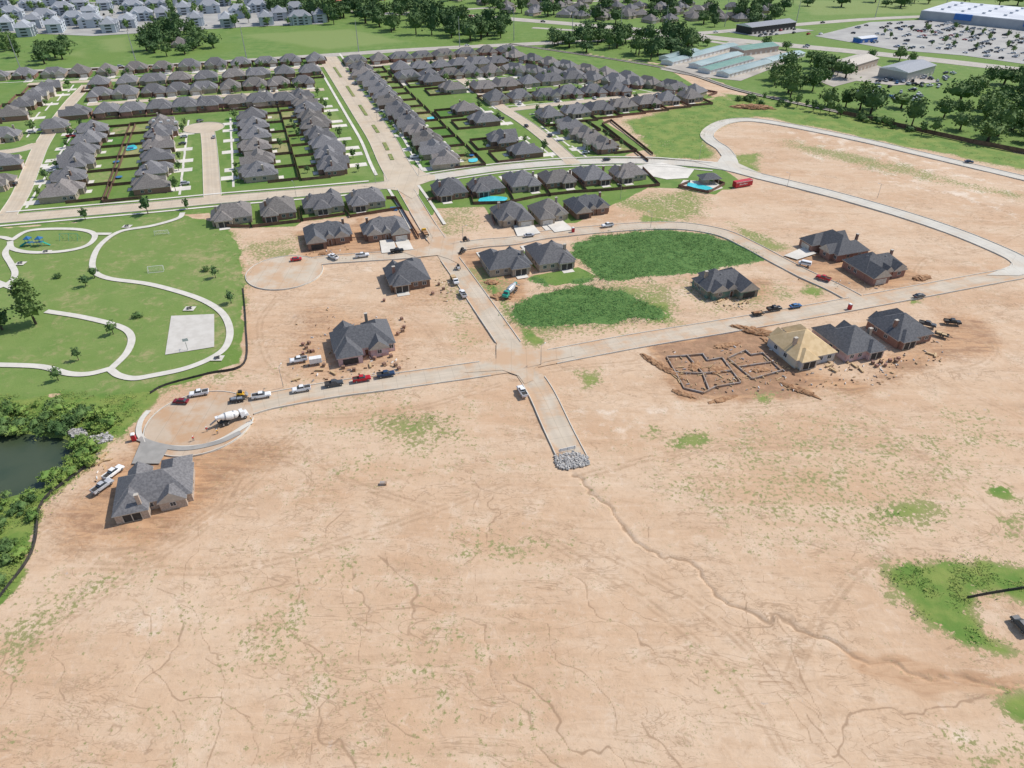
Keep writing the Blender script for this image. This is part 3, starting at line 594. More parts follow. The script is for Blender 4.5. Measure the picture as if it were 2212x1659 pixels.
def row(rn,a,b,n,face,end='near',depth=17,fence=True,lite=False,roofs=('roof','roof','roof_b'),drv=9.5,pts=None,single=False,side=True):
    if pts: ps=[P(x,y,3) for x,y in pts]; n=len(ps)
    else: A=P(a[0],a[1],3);B=P(b[0],b[1],3); ps=[A.lerp(B,i/(n-1)) for i in range(n)]
    segs=[]
    for i,w in enumerate(ps):
        v=random.choice((0,1,2,5,3,6)); wall=random.choice(('brick','tan','brick','tan')); rf=random.choice(roofs)
        rw={'roof':'grey','roof_b':'brown grey'}[rf]
        p,rot=place(None,v,wall,rf,face,f"{rw} roofed house, {ORD[i]} from {end} end of {rn}",None,lite,world=w+Vector((random.uniform(-.8,.8),random.uniform(-.8,.8),0)),sc=random.uniform(.95,1.05),drv=drv)
        YT.append((p,rot))
        m=Matrix.Rotation(rot,3,'Z'); L=min((ps[1]-ps[0]).length/2,12.5) if not single else 10
        p0=Vector((w.x,w.y,0)); f=lambda x,y:p0+m@Vector((x,y,0))
        if side and drv: quad(p0,m,-L,L,-15.2,-14,.024+i*.0003)
        paint(mc,0,None,random.random(),1.5,0,'set',[f(-L,-18),f(L,-18),f(L,depth),f(-L,depth)])
        if random.random()<.3: paint(mc,1,None,random.uniform(.6,1.3),3,.3,'max',[f(-L,8),f(L,8),f(L,depth),f(-L,depth)])
        if fence:
            sg_=[(f(-L,depth),f(L,depth)),(f(L,3),f(L,depth))]
            if i in(0,n-1) or single: sg_.append((f(-L,3),f(-L,depth)))
            if single: fence_obj(sg_,f"yard fence of the {ORD[i]} house from {end} end, {rn}")
            segs+=sg_
    if fence and not single: fence_obj(segs,f"brown wooden yard fence behind the houses of {rn}")
row('the leftmost column near the playground road',(132,412),(205,278),6,'W',depth=22)
row('the column left of the short court',(322,398),(352,264),6,'E',depth=21.5)
row('the column right of the short court',(562,370),(545,250),6,'W',depth=19)
row("the boulevard's left side column",(720,358),(652,205),9,'E',depth=18.5,drv=10,side=False)
row("the boulevard's right side column",(962,343),(778,147),14,'W',depth=21,drv=10,side=False)
row('the column behind the boulevard right side',None,None,6,'E',depth=19,pts=[(1132,323),(1088,298),(1042,256),(1002,234),(975,188),(932,172)],single=True)
row('the short column east of the boulevard',(1300,311),(1228,268),3,'W',depth=18)
row('the row along the green field',(1188,246),(1488,206),7,'N','left',depth=18)
row('the row north of the branch street',(1070,210),(1330,192),6,'S','left',depth=16)
row('the row backing onto branch houses',(1048,186),(1235,166),5,'N','left',depth=14,fence=False,lite=True)
row('the slanting row by the railway',(1110,120),(1500,196),10,R(-44),'far',depth=16,lite=True)
row('the row right of the arterial corner',(768,130),(1095,107),8,'S','left',depth=14,lite=True,drv=8)
row('the second row right of the arterial',(865,146),(1075,132),6,'N','left',fence=False,lite=True)
row('the third row right of the arterial',(880,163),(1060,152),5,'S','left',fence=True,depth=13,lite=True)
row('the inner slanting row',(1110,148),(1370,178),7,R(-35),'left',depth=14,lite=True)
row('the farthest left side row',(-10,163),(680,127),13,'S','left',depth=16,lite=True)
row('the second farthest left side row',(212,178),(668,152),9,'N','left',depth=18,lite=True)
row('the third farthest left side row',(215,203),(655,176),9,'S','left',depth=17,lite=True)
row('the row above the short court',(232,237),(612,211),8,'N','left',depth=15,lite=True)
row('the far left corner column',(22,246),(105,185),4,'E',fence=True,depth=17,lite=True)
row('the pair beside the left street',(118,270),(165,242),2,'W',fence=False,lite=True)
place((8,292),0,'tan','roof','S','grey roofed house alone at the left edge above the lane')
place((-20,395),2,'tan','roof_b','E','house cut by the left edge beside the left street',drv=12)
place((5,350),5,'brick','roof','E','grey roofed house at left edge below the lane',drv=12)
for (px,v,wall,rf,f,lab,dr,gd,sc) in [
 ((500,460),0,'tan','roof_b','N','tan brick house nearest the park, south of the collector street',8,'gdoor',1.04),
 ((600,450),5,'brick','roof_b','N','red brick house second from the park, south of the collector street',8,'gdoor',1.04),
 ((697,437),3,'tan','roof','N','tan brick house third from the park, south of the collector street',8,'gdoor',.98),
 ((788,428),0,'tan','roof','N','grey roofed corner house with blue tarp in its fenced yard',8,'gdoor',1.04),
 ((708,502),3,'brick','roof_d','S','dark roofed unfinished brick house above the upper turning circle',0,'dark',1.04),
 ((830,491),6,'brick','roof','S','house with two front gables and bright new driveway',12,'gdoor',1.04),
 ((970,408),5,'brick','roof_d','N','charcoal roofed house at left end of row below the collector',8,'gdoor',1.04),
 ((1048,400),0,'brick','roof','N','grey roofed house with turquoise pool in its back yard',8,'gdoor',1.0),
 ((1128,391),2,'tan','roof','N','grey roofed house third in the row right of the corner',8,'gdoor',1.04),
 ((1204,384),1,'brick','roof_b','N','grey roofed house fourth in the row right of the corner',8,'gdoor',.98),
 ((1280,378),2,'brick','roof','N','grey roofed house fifth in the row right of the corner',8,'gdoor',1.02),
 ((1354,371),0,'tan','roof_b','N','grey roofed house at right end of row near the pool court',8,'gdoor',1.0),
 ((1103,460),2,'tan','roof','S','left house of the pair with wide white driveways',13,'gdoor',1.04),
 ((1183,453),5,'tan','roof_b','S','middle house between two others above the loop street',13,'gdoor',1.0),
 ((1268,441),3,'brick','roof_d','S','charcoal roofed brick house without lawn, above the loop street',0,'dark',1.0),
 ((1092,562),1,'tan','roof_d','N','charcoal roofed house at the corner with muddy yard',8,'gdoor',1.04),
 ((1190,551),2,'tan','roof','N','grey roofed house with a square green back lawn',8,'gdoor',1.04),
 ((878,592),5,'brick','roof_d','N','dark roofed brick house below the upper turning circle',6,'gdoor',1.04),
 ((782,730),4,'wrap','roof_d','S','large gabled unfinished house ringed by brick pallets',0,'dark',1.0),
 ((334,1047),4,'tan','roof','N','large grey roofed house nearest the pond and camera',0,'dark',.9),
 ((1560,608),6,'green','roof_d','S','dark roofed house with green sheathing standing alone',0,'dark',1.04),
 ((1803,527),4,'brick','roof_d','W','dark roofed brick house with driveway off the loop street',0,'gdoor',1.0),
 ((1892,572),3,'brick','roof_d','S','dark roofed brick house close to the lower street bend',0,'gdoor',1.04),
 ((1732,745),5,'bluewrap','ply','N','unfinished house with bare plywood roof',0,'dark',1.04),
 ((1838,734),2,'wrap','roof_d','N','charcoal roofed unfinished house beside the plywood one',0,'dark',1.0),
 ((1944,706),5,'brick','roof_d','N','charcoal roofed brick house at right end of the building row',0,'dark',1.0)]:
    place(px,v,wall,rf,f,lab,gd=gd,drv=dr,sc=sc,dz=.03)
for n,px,mm in[('loop_driveway',[(1693,553),(1735,535),(1765,548),(1722,562)],'drive'),('corner_driveway',[(820,520),(850,517),(858,545),(825,548)],'drive'),('pond_house_driveway',[(305,955),(368,963),(345,1003),(285,1003)],'wet'),('wide_white_driveway',[(1108,488),(1150,484),(1168,505),(1118,512)],'drive'),('wide_white_driveway',[(1178,482),(1215,477),(1240,497),(1198,503)],'drive')]:
    struct(sheet(n,[P(*q) for q in px],mm,nz()))
struct(DRV.build('driveways','drive'))
def fpx(pxs,label,**k): 
    w=[P(*q) for q in pxs]; return fence_obj(list(zip(w,w[1:])),label,**k)
fpx([(745,455),(757,470),(868,452),(850,430)],'brown fence enclosing the yard with blue tarp')
fpx([(835,430),(855,430),(905,515)],'brown fence running down beside the cross street')
fpx([(538,455),(545,492),(650,480),(645,450)],'brown fence behind the second house by the park')
fpx([(650,450),(655,478),(745,465)],'brown fence behind the third house by the park')
fpx([(465,490),(540,492)],'short brown fence behind the house nearest the park')
fpx([(925,435),(935,432),(1020,425),(1022,442),(1095,440),(1170,425),(1240,417),(1320,412),(1425,402),(1388,365)],'long dark fence behind the row right of the corner')
for x,y,x2,y2,w in[(1010,400,1022,440,'first and second'),(1090,395,1110,435,'second and third'),(1165,388,1190,424,'third and fourth'),(1240,382,1268,415,'fourth and fifth'),(1318,375,1345,410,'fifth and last')]:
    fpx([(x,y),(x2,y2)],f'short fence between {w} yards of the corner row')
fpx([(1068,487),(1060,462),(1072,455)],'low fence at left of the pair with white driveways')
fpx([(1400,350),(1300,270),(1320,262),(1410,335)],'brown fence around the grass strip east of short column')
fpx([(1810,245),(1900,265),(2000,288),(2100,310),(2230,335),(2400,372)],'long brown wooden wall along the railway line',h=2.6)
fpx([(1490,395),(1465,405),(1530,418),(1565,400),(1540,390)],'dark fence around the neighbourhood pool')
def silt(px,label):
    w=wl(px,6); b=MB()
    for a,c in zip(w,w[1:]): b.bar(a,c,.08,-.3,.75)
    for a in w[::2]: b.box(a.x-.05,a.x+.05,a.y-.05,a.y+.05,-.3,.95)
    return tag(b.build('silt_fence','blackf'),label,'fence')
silt([(526,622),(532,700),(528,785),(450,808),(360,832),(325,850)],'black silt fence between park and bare lots')
silt([(212,990),(165,1025),(110,1065),(85,1100),(78,1160),(60,1210),(0,1290),(-40,1340)],'black silt fence curving round the pond bank')
silt([(2088,1292),(2150,1280),(2230,1268)],'grey silt fence on the green patch at right edge')
# ---------------------------------------------------------------- trees
def crown(seed,rx,ry,rz,zc,ncl,nleaf,lsz,lm,taper=0):
    rg=np.random.default_rng(seed); bm=bmesh.new(); bmesh.ops.create_icosphere(bm,subdivisions=2,radius=1)
    V=[];Fc=[]
    for v in bm.verts:
        n=mnoise.noise(v.co*1.8+Vector((seed*3.1,0,0))); k=.72+.5*n; tp=1-taper*(v.co.z*.5+.5)
        V.append((v.co.x*rx*k*tp,v.co.y*ry*k*tp,zc+v.co.z*rz*k))
    for f in bm.faces: Fc.append(tuple(v.index for v in f.verts))
    bm.free(); V=np.array(V); fs=Fc
    dirs=rg.normal(size=(ncl,3)); dirs/=np.linalg.norm(dirs,axis=1)[:,None]; dirs[:,2]=np.where(dirs[:,2]<-.5,-dirs[:,2],dirs[:,2])
    rad=rg.uniform(.62,1.12,ncl)[:,None]; tp=(1-taper*(dirs[:,2:3]*.5+.5)); C=dirs*rad*np.array([rx,ry,rz]); C[:,:2]*=tp; C[:,2]+=zc
    cs=rg.uniform(.22,.42,ncl)*min(rx,rz)
    pts=np.repeat(C,nleaf,0)+rg.normal(size=(ncl*nleaf,3))*np.repeat(cs,nleaf)[:,None]*.55
    n=len(pts); a=rg.normal(size=(n,3)); a[:,2]*=.5; a/=np.linalg.norm(a,axis=1)[:,None]; b=np.cross(a,rg.normal(size=(n,3))); b/=np.linalg.norm(b,axis=1)[:,None]
    s=rg.uniform(.6,1.3,n)[:,None]*lsz; Q=np.stack([pts-a*s,pts+b*s*.7,pts+a*s,pts-b*s*.7],1).reshape(-1,3)
    o=len(V); V=np.vstack([V,Q]); fs=fs+[(o+4*i,o+4*i+1,o+4*i+2,o+4*i+3) for i in range(n)]
    me=bpy.data.meshes.new('crown'); me.from_pydata(V.tolist(),[],fs); me.materials.append(M[lm]); return me
TK={'oak':(5.2,5.2,4.0,5.6,30,13,.6,0),'elm':(4.2,5,4.6,6.4,30,13,.6,0),'spread':(6.5,5.2,3.4,4.8,32,13,.6,0),'young':(1.3,1.3,1.6,2.6,14,10,.27,0),'tall':(4.2,4.2,8.5,9.5,70,26,.5,.55),'bush':(1.6,1.9,1.0,.8,22,18,.17,0)}
def tree_maker(kind,lm,seed):
    rx,ry,rz,zc,nc_,nl,ls,tp=TK[kind]
    def mk():
        r=empty('tree'); me=crown(seed,rx,ry,rz,zc,nc_,nl,ls,lm,tp); link(bpy.data.objects.new('crown',me),r)
        b=MB(); tr=.08*rx if kind!='bush' else .05; b.cyl((0,0,-.3),(.1,0,zc*.8),tr*1.3,tr*.6,7)
        for k in range(4):
            a=k*1.6+seed; b.cyl((0.05,0,zc*.45),(math.cos(a)*rx*.6,math.sin(a)*ry*.6,zc+.2*rz),tr*.55,tr*.15,5)
        b.build('trunk','bark',r); return r
    return mk
def tree(p,kind,lm,label,group=None,sc=1.0,name=None):
    sd=random.choice((1,2,3)); 
    o=inst(('t',kind,lm,sd),tree_maker(kind,lm,sd),p,random.uniform(0,6.3),label,'bush' if kind=='bush' else 'tree',group,(sc*random.uniform(.9,1.1),sc*random.uniform(.9,1.1),sc*random.uniform(.85,1.15)))
    o.name=name or {'bush':'bush','young':'young_tree','tall':'tall_tree'}.get(kind,'broadleaf_tree'); return o
for poly,n,md,kinds,lm,lab,lo,hi in [
 ([(292,118),(320,66),(380,55),(450,62),(472,104),(420,120),(350,122)],26,9,('oak','elm','spread'),'leaf_d','dark tree in the clump around the farmstead',1.1,1.7),
 ([(75,142),(85,108),(140,95),(152,112),(120,146)],9,7,('oak','spread'),'leaf_d','dark tree in the thicket below the apartments',1,1.4),
 ([(-80,95),(0,82),(60,90),(65,125),(-60,125)],9,9,('oak','elm'),'leaf_m','tree at the far left below the apartments',.8,1.2),
 ([(570,20),(740,2),(920,18),(1010,52),(1110,72),(1090,88),(985,92),(860,72),(760,56),(610,44)],80,10,('oak','elm','spread'),'leaf_d','dark tree in the far wood beyond the open field',1.3,2.1),
 ([(1175,100),(1200,84),(1400,80),(1500,95),(1490,128),(1400,138),(1280,120)],33,9,('oak','spread','elm'),'leaf_d','dark tree in the strip behind the slanting row',1.2,1.7),
 ([(900,-8),(1150,-8),(1700,20),(1660,60),(1420,58),(1100,36)],58,14,('oak','elm','spread'),'leaf_d','tree among the far suburb houses',1,1.9),
 ([(1655,200),(1670,150),(1700,130),(1760,130),(1845,165),(1850,238),(1760,228)],20,9,('oak','elm','spread'),'leaf_m','tree in the grove by the salvage lot',1,1.6),
 ([(1840,240),(1930,222),(2050,230),(2120,175),(2260,165),(2300,330),(2100,305),(1950,272)],40,9,('oak','elm','spread'),'leaf_m','tree in the dense wood at the right edge',1.1,1.8),
 ([(1590,208),(1700,222),(1850,255),(2100,305),(2100,312),(1850,262),(1700,232),(1590,218)],26,5,('bush','young'),'leaf_m','shrubby tree along the railway bank',1,2.4),
 ([(1850,80),(2050,52),(2200,85),(2200,120),(2060,108)],22,16,('young',),'leaf_m','small tree in the store parking lot',1.2,1.9),
 ([(-30,84),(500,62),(690,54),(560,4),(0,2)],95,9,('young',),'leaf_m','tree between the apartment blocks',2,3.4),
 ([(1620,20),(2212,18),(2300,8),(1650,2)],14,16,('oak','spread'),'leaf_d','tree at the far edge beyond the big green field',1,1.9),
 ([(1500,100),(1620,90),(1800,112),(2000,135),(1990,142),(1780,120),(1620,100)],6,12,('oak',),'leaf_m','roadside tree along the highway',.7,1.2)]:
    for p in scatter(poly,n,md): tree(p,random.choice(kinds),lm,lab,lab.replace('tree','trees',1)+' group',random.uniform(lo,hi))
def sg(x,y,k,lm,lab,sc=1.0): tree(P(x,y),k,lm,lab,None,sc)
sg(78,700,'tall','leaf_m','tall ragged tree beside the park path',1.1); sg(5,712,'oak','leaf_d','dark tree cut by the left edge of the park',.8)
for x,y,k,s,lab in[(125,600,'bush',1,'round bush left of the two park saplings'),(186,618,'young',1.25,'sapling, left of the two standing in mid park'),(205,600,'young',1.3,'sapling, right of the two standing in mid park'),(245,722,'young',1.2,'sapling inside the lower path loop'),(298,685,'bush',1,'small bush between path and ball court'),(170,778,'young',1,'thin sapling above the lower park path'),(127,822,'young',1.2,'sapling standing by the lowest park path'),(500,655,'young',1.2,'sapling at the corner of the park path by silt fence'),(320,462,'young',2,'broad round tree beside the collector street'),(185,475,'young',1.4,'small round tree at the park edge left of broad one'),(466,600,'young',1.1,'dark shrub near the right park boundary'),(445,585,'bush',1,'low shrub beside the right park boundary'),(405,452,'young',1.2,'sapling where the park path meets the street')]: sg(x,y,k,'leaf_m' if k!='young' else 'leaf_d',lab,s)
for p in scatter([(-60,880),(60,874),(170,880),(255,900),(240,935),(170,930),(120,940),(-60,938)],42,2.2): tree(p,'bush',random.choice(('leaf_b','leaf_m')),'leafy bush on the bank above the pond','bushes above the pond',random.uniform(.6,1.7))
for p in scatter([(95,1045),(120,1000),(165,955),(215,965),(200,1000),(120,1060)],18,1.8): tree(p,'bush','leaf_b','bright bush between pond and nearest house','bushes between pond and house',random.uniform(.6,1.4))
for p in scatter([(-60,1080),(40,1065),(90,1055),(80,1120),(40,1240),(-60,1300)],34,2.2): tree(p,'bush',random.choice(('leaf_b','leaf_m')),'bush on the slope below the pond','bushes below the pond',random.uniform(.45,1.3))
for p,rot in YT:
    m=Matrix.Rotation(rot,3,'Z')
    if random.random()<.85:
        q=p+m@Vector((random.uniform(1,7)*random.choice((1,-1)),-12.3+random.uniform(-1,.6),0)); q.z=0
        if not inroad(q,None,.8): tree(q,'young','leaf_m','young street tree in a front lawn of the finished estate','young front yard trees',random.uniform(.9,1.7))
    if random.random()<.3:
        q=p+m@Vector((random.uniform(-7,7),13+random.uniform(-1,2),0)); q.z=0
        if not inroad(q,None,.8): tree(q,'young','leaf_d','small dark tree in a fenced back yard','small back yard trees',random.uniform(.8,1.3))
def weeds(name,polys,dens,h,m,label,tri=5,spread=.5,thr=.3,jit=1.2):
    pts=[]
    for poly in polys:
        pp=np.array([(P(*q).x,P(*q).y) for q in poly]); lo,hi=pp.min(0),pp.max(0); n=int((hi[0]-lo[0])*(hi[1]-lo[1])*dens); c=rng.uniform(lo,hi,(n,2)); ins=np.zeros(n,bool)
        for i in range(len(pp)):
            a,b=pp[i-1],pp[i]; 
            if a[1]!=b[1]: ins^=((b[1]>c[:,1])!=(a[1]>c[:,1]))&(c[:,0]<(a[0]-b[0])*(c[:,1]-b[1])/(a[1]-b[1])+b[0])
        c=c[ins]+rng.normal(size=(ins.sum(),2))*jit; v=vn(c[:,0]+500,c[:,1]+500,6,21)*.6+vn(c[:,0]+500,c[:,1]+500,2,23)*.4; pts.append(c[v>thr])
    c=np.vstack(pts); N=len(c); base=np.repeat(c,tri,0); k=len(base)
    hh=rng.uniform(.4,1,k)*h*np.repeat(vn(c[:,0]+500,c[:,1]+500,8,22)*.6+.6,tri); b=base+rng.normal(size=(k,2))*spread; a=rng.uniform(0,6.28,k); w=rng.uniform(.12,.3,k)*max(.6,h)
    ln=rng.normal(size=(k,2))*.7*max(h,.5)
    V=np.zeros((k,3,3)); V[:,0,:2]=b-np.stack([np.cos(a),np.sin(a)],1)*w[:,None]; V[:,1,:2]=b+np.stack([np.cos(a),np.sin(a)],1)*w[:,None]; V[:,2,:2]=b+ln; V[:,:2,2]=rng.uniform(-.2,.4,(k,1))*h; V[:,2,2]=hh
    me=bpy.data.meshes.new(name); me.from_pydata(V.reshape(-1,3).tolist(),[],np.arange(3*k).reshape(-1,3).tolist()); me.materials.append(M[m])
    o=link(bpy.data.objects.new(name,me)); o['kind']='stuff'; o['label']=label; o['category']='weeds'
weeds('tall_weeds',[TW1,TW2,TW3],1.4,.4,'weed','dense green weeds filling the empty lots',5,.5,.27,1.8)
weeds('bank_weeds',[[(-60,860),(120,848),(320,855),(250,945),(170,950),(150,940),(-60,940)],[(150,960),(205,1005),(90,1095),(72,1180),(25,1280),(-40,1310),(-60,1090),(95,1060)],[(1925,1245),(2000,1218),(2110,1205),(2240,1240),(2240,1275),(2105,1285),(2080,1325),(2135,1380),(2240,1420),(2130,1398),(1990,1328),(1935,1290)]],1.8,.45,'weed_b','bright rough weeds on pond bank and right edge',4,.5,.40,1.0)
weeds('field_weeds',[[(1360,268),(1560,215),(1640,240),(1530,280),(1530,320),(1540,340),(1420,340)],[(1590,225),(2240,350),(2240,370),(1700,255)],[(800,900),(890,880),(1000,885),(1000,950),(860,960)],[(1850,1095),(1990,1065),(2060,1110),(1900,1145)],[(445,490),(510,505),(530,640),(525,690),(500,640)],[(1040,590),(1090,640),(1150,735),(1125,740),(1080,690)],[(2150,1505),(2240,1500),(2240,1560),(2180,1550)],[(1455,930),(1535,940),(1520,968),(1450,962)],[(1628,850),(1690,844),(1660,870)],[(1350,635),(1430,650),(1460,685),(1380,700)]],.22,.38,'weed_b','scattered weeds over rough ground',4,.35,.5,1.5)
def rocks(polys,n,sz,label):
    b=MB()
    for poly in polys:
        for p in scatter(poly,n,.35,6):
            s=random.uniform(.5,1.2)*sz; m=Matrix.Rotation(random.uniform(0,3),3,'Z')@Matrix.Rotation(random.uniform(0,3),3,'X')
            vs=[p+m@Vector((x*s*random.uniform(.6,1),y*s*random.uniform(.6,1),z*s*random.uniform(.5,.9)))+Vector((0,0,.05)) for x in(-1,1) for y in(-1,1) for z in(-1,1)]
            b.add(vs,[(0,1,3,2),(4,6,7,5),(0,4,5,1),(2,3,7,6),(0,2,6,4),(1,5,7,3)])
    o=b.build('rocks','rock'); o['kind']='stuff'; o['label']=label; o['category']='rocks'
rocks([[(1197,985),(1240,976),(1268,985),(1274,1003),(1225,1015),(1205,1010)]],300,.36,'grey riprap rocks at the end of the stub street')
rocks([[(148,930),(180,925),(190,940),(155,945)],[(190,945),(235,935),(245,950),(195,965)]],70,.4,'pale riprap rocks beside the pond inlet')
# ---------------------------------------------------------------- vehicles
def wheels(r,xs,y,rad,w=.28):
    for x in xs:
        for s in(-1,1):
            b=MB(); b.cyl((x,s*(y-w),rad),(x,s*y,rad),rad,rad,12,0); o=b.build('wheel','tyre',r)
            h=MB(); h.cyl((x,s*(y-.02),rad),(x,s*(y+.015),rad),rad*.55,rad*.5,8,0); h.build('rim','metal',o)
def car_maker(kind,color,lite=False):
    def mk():
        pc='p_'+color; b=MB(); g=MB()
        if kind=='pickup':
            b.fr(-2.9,2.9,-.98,.98,.42,-2.95,2.85,-1,1,.78); b.fr(-2.93,2.84,-.995,.995,.78,-2.9,2.7,-.93,.93,1.08)
            b.fr(1.05,2.72,-.9,.9,1.08,1.1,2.5,-.8,.8,1.2); b.fr(-.95,1.25,-.95,.95,1.05,-.93,1.15,-.9,.9,1.28)
            for s in(-1,1): b.box(-2.9,-.9,min(s*.86,s*.97),max(s*.86,s*.97),1.05,1.34)
            b.box(-2.93,-2.82,-.96,.96,.8,1.33); b.fr(-.8,.55,-.72,.72,1.86,-.75,.45,-.66,.66,1.92)
            g.fr(-.92,1.2,-.88,.88,1.27,-.8,.55,-.73,.73,1.86); L=2.9; xs=(-1.85,1.85); rad=.4; dk=(-2.81,-.96,-.85,.85,1.083,1.09)
        elif kind=='van':
            b.fr(-2.6,2.6,-.98,.98,.4,-2.6,2.5,-.98,.98,1.1); b.fr(-2.55,1.6,-.94,.94,1.7,-2.45,1.3,-.8,.8,2.0); b.fr(1.4,2.5,-.93,.93,1.08,1.4,2.2,-.85,.85,1.25)
            b.fr(-2.58,1.2,-.96,.96,1.1,-2.56,1.1,-.94,.94,1.3)
            g.fr(-2.52,1.85,-.93,.93,1.1,-2.45,1.4,-.87,.87,1.75); xs=(-1.6,1.6); rad=.36; dk=None
        else:
            hh=.15 if kind=='suv' else 0
            b.fr(-2.3,2.35,-.9,.9,.35,-2.35,2.3,-.93,.93,.7+hh); b.fr(-2.34,2.28,-.92,.92,.7+hh,-2.2,2.1,-.84,.84,.95+hh)
            b.fr(-1.2-(.7 if hh else 0),.55,-.66,.66,1.4+hh*2,-1.1-(.7 if hh else 0),.45,-.6,.6,1.45+hh*2)
            g.fr(-1.75-(.4 if hh else 0),1.25,-.82,.82,.94+hh,-1.2-(.7 if hh else 0),.55,-.67,.67,1.4+hh*2); xs=(-1.4,1.45); rad=.34; dk=None
        if lite:
            b.add(g.v,g.f,1)
            for x in xs: b.box(x-rad,x+rad,-.96,.96,0,.55,2)
            return b.build('car',[pc,'glass','tyre'])
        r=empty('car'); b.build('body',pc,r,bevel=.05); g.build('windows','glass',r,bevel=.03)
        if dk: d=MB(); d.box(*dk); d.build('truck_bed','dark',r)
        wheels(r,xs,1.0 if kind in('pickup','van') else .93,rad)
        xf={'pickup':2.84,'van':2.52}.get(kind,2.29); xb={'pickup':-2.93,'van':-2.6}.get(kind,-2.33)
        for s in(-1,1):
            h=MB(); h.box(xf-.03,xf+.06,s*.72-.18,s*.72+.18,.62,.8); h.build('headlight','white',r)
            h=MB(); h.box(xb-.05,xb+.03,s*.78-.12,s*.78+.12,.68,.92); h.build('tail_light','red',r)
        return r
    return mk
H2=R(17); HC=R(109)
def car(x,y,kind,color,rz,label):
    p=P(x,y,.6)
    o=inst(('c',kind,color),car_maker(kind,color),(p.x,p.y,ZL[0]),rz,label,{'pickup':'pickup truck','van':'van','suv':'car','car':'car'}[kind]); o.name={'pickup':'pickup_truck','van':'van'}.get(kind,'parked_car'); return o
for a in [(430,851,'pickup','white',H2+math.pi,'white pickup parked on the far rim of the lower turning circle'),(391,868,'car','dark red',H2+R(160),'dark red car at left rim of the lower turning circle'),
 (565,856,'pickup','white',H2,'white pickup towing a dark trailer at the turning circle mouth'),(651,842,'pickup','white',H2+math.pi,'white pickup alone on the lower street kerb, left of the grey pickup'),
 (722,830,'pickup','dark grey',H2,'dark grey pickup parked left of the red pickup'),(782,820,'pickup','red',H2,'bright red pickup in the kerbside line'),(834,810,'pickup','dark blue',H2,'dark blue pickup at right end of the kerbside line'),
 (645,779,'pickup','white',H2+math.pi,'white pickup in the dirt beside a small pale trailer'),(1128,847,'pickup','white',HC,'white pickup alone on the stub street'),
 (222,1052,'pickup','silver',R(62),'silver pickup beside the nearest house'),(246,1022,'pickup','white',R(66),'white pickup behind the silver one at the nearest house'),(1000,636,'pickup','white',HC,'white pickup on the right kerb of the cross street'),
 (640,561,'car','red',H2,'red car by the upper turning circle'),(720,556,'pickup','white',R(140),'white pickup angled at the upper turning circle'),(783,553,'pickup','white',H2,'white pickup in the middle of the upper street'),
 (858,543,'pickup','black',H2,'black pickup on the upper street by the corner lot'),(1143,509,'car','silver',H2,'silver car on the loop street by the white driveways'),(1312,488,'pickup','white',H2+math.pi,'white pickup on the far curve of the loop street'),
 (1738,571,'van','white',R(150),'white van in the driveway of the brick house'),(1778,602,'pickup','red',R(140),'red pickup by the loop street end'),(1672,668,'pickup','black',H2,'black pickup towing a trailer on the lower street'),
 (1718,662,'car','blue',H2,'blue car on the lower street ahead of the black pickup'),(2057,697,'pickup','black',R(-12),'black pickup parked on bare dirt at the far right'),(2003,702,'pickup','dark grey',R(-30),'dark grey pickup beside the rightmost new house'),
 (2093,350,'car','dark blue',R(-14),'dark car driving on the bend street'),(400,397,'suv','silver',H2,'silver car on a driveway beside the short court'),(33,398,'suv','black',HC,'black car parked on the left street'),
 (1137,272,'car','black',HC,'black car parked on the east street, upper'),(1188,293,'suv','dark grey',HC,'dark grey car parked on the east street, lower'),(1310,345,'car','black',H2,'black car on the collector near the short column'),
 (462,296,'car','silver',HC,'silver car at the mouth of the short court circle'),(432,262,'suv','dark grey',R(60),'dark grey car on the short court circle'),(1985,640,'car','dark grey',H2,'small dark car on dirt below the lower street'),(2205,1352,'suv','dark grey',R(100),'dark vehicle on bare ground at the right edge green patch') ]:
    car(*a)
COLS=['white','silver','black','dark grey','red','blue','tan']
def farcar(p,rz,lab):
    c=random.choices(COLS,(6,5,4,4,1,1,1))[0]; kd=random.choice(('car','suv','pickup')); l=f"{c} {'pickup' if kd=='pickup' else 'car'} {lab}"
    o=inst(('l',kd,c),car_maker(kd,c,True),(p.x,p.y,ZL[0]),rz,l,'car',l.replace('pickup','pickups').replace('car ','cars ',1)); o.name='parked_car'
PL=[P(*q) for q in [(1790,78),(1885,52),(2030,47),(2225,78),(2225,135),(2080,117),(1935,105)]]
a0=R(43); cn=0
slots=[Vector((470,790,0))+Matrix.Rotation(a0,3,'Z')@Vector((j*3.1,i*9.5+(1 if i%2 else -1)*1.6,0)) for i in range(-40,60) for j in range(-90,90)]
slots=[q for q in slots if pip(q,PL)]; random.shuffle(slots)
for q in slots:
    if cn<150 and random.random()<max(.2,min(1,(q.x-300)/200)): farcar(q,a0+math.pi/2,'in the store parking lot'); cn+=1
for p in scatter([(1850,200),(1900,172),(2060,158),(2020,215),(1900,225)],48,4): farcar(p,random.uniform(0,6),'on the salvage lot')
for p in scatter([(1640,82),(1780,76),(1700,62),(1620,70)],14,5): farcar(p,a0,'outside the long showroom')
for rd,n,lab in(('highway',13,'driving on the highway'),('arterial',6,'driving on the arterial road')):
    pl=[r for r in RL if r[0]==rd][0]
    for k in range(n):
        i=random.randrange(8,len(pl[1])-9); d=pl[1][i+1]-pl[1][i]; q=offs(pl[1],random.choice((-4,4)))[i]; farcar(q,math.atan2(d.y,d.x),lab)
for p in scatter([(0,78),(300,70),(540,56),(500,12),(0,10)],18,9): farcar(p,random.choice((TH,TH+1.57)),'between the apartment blocks')
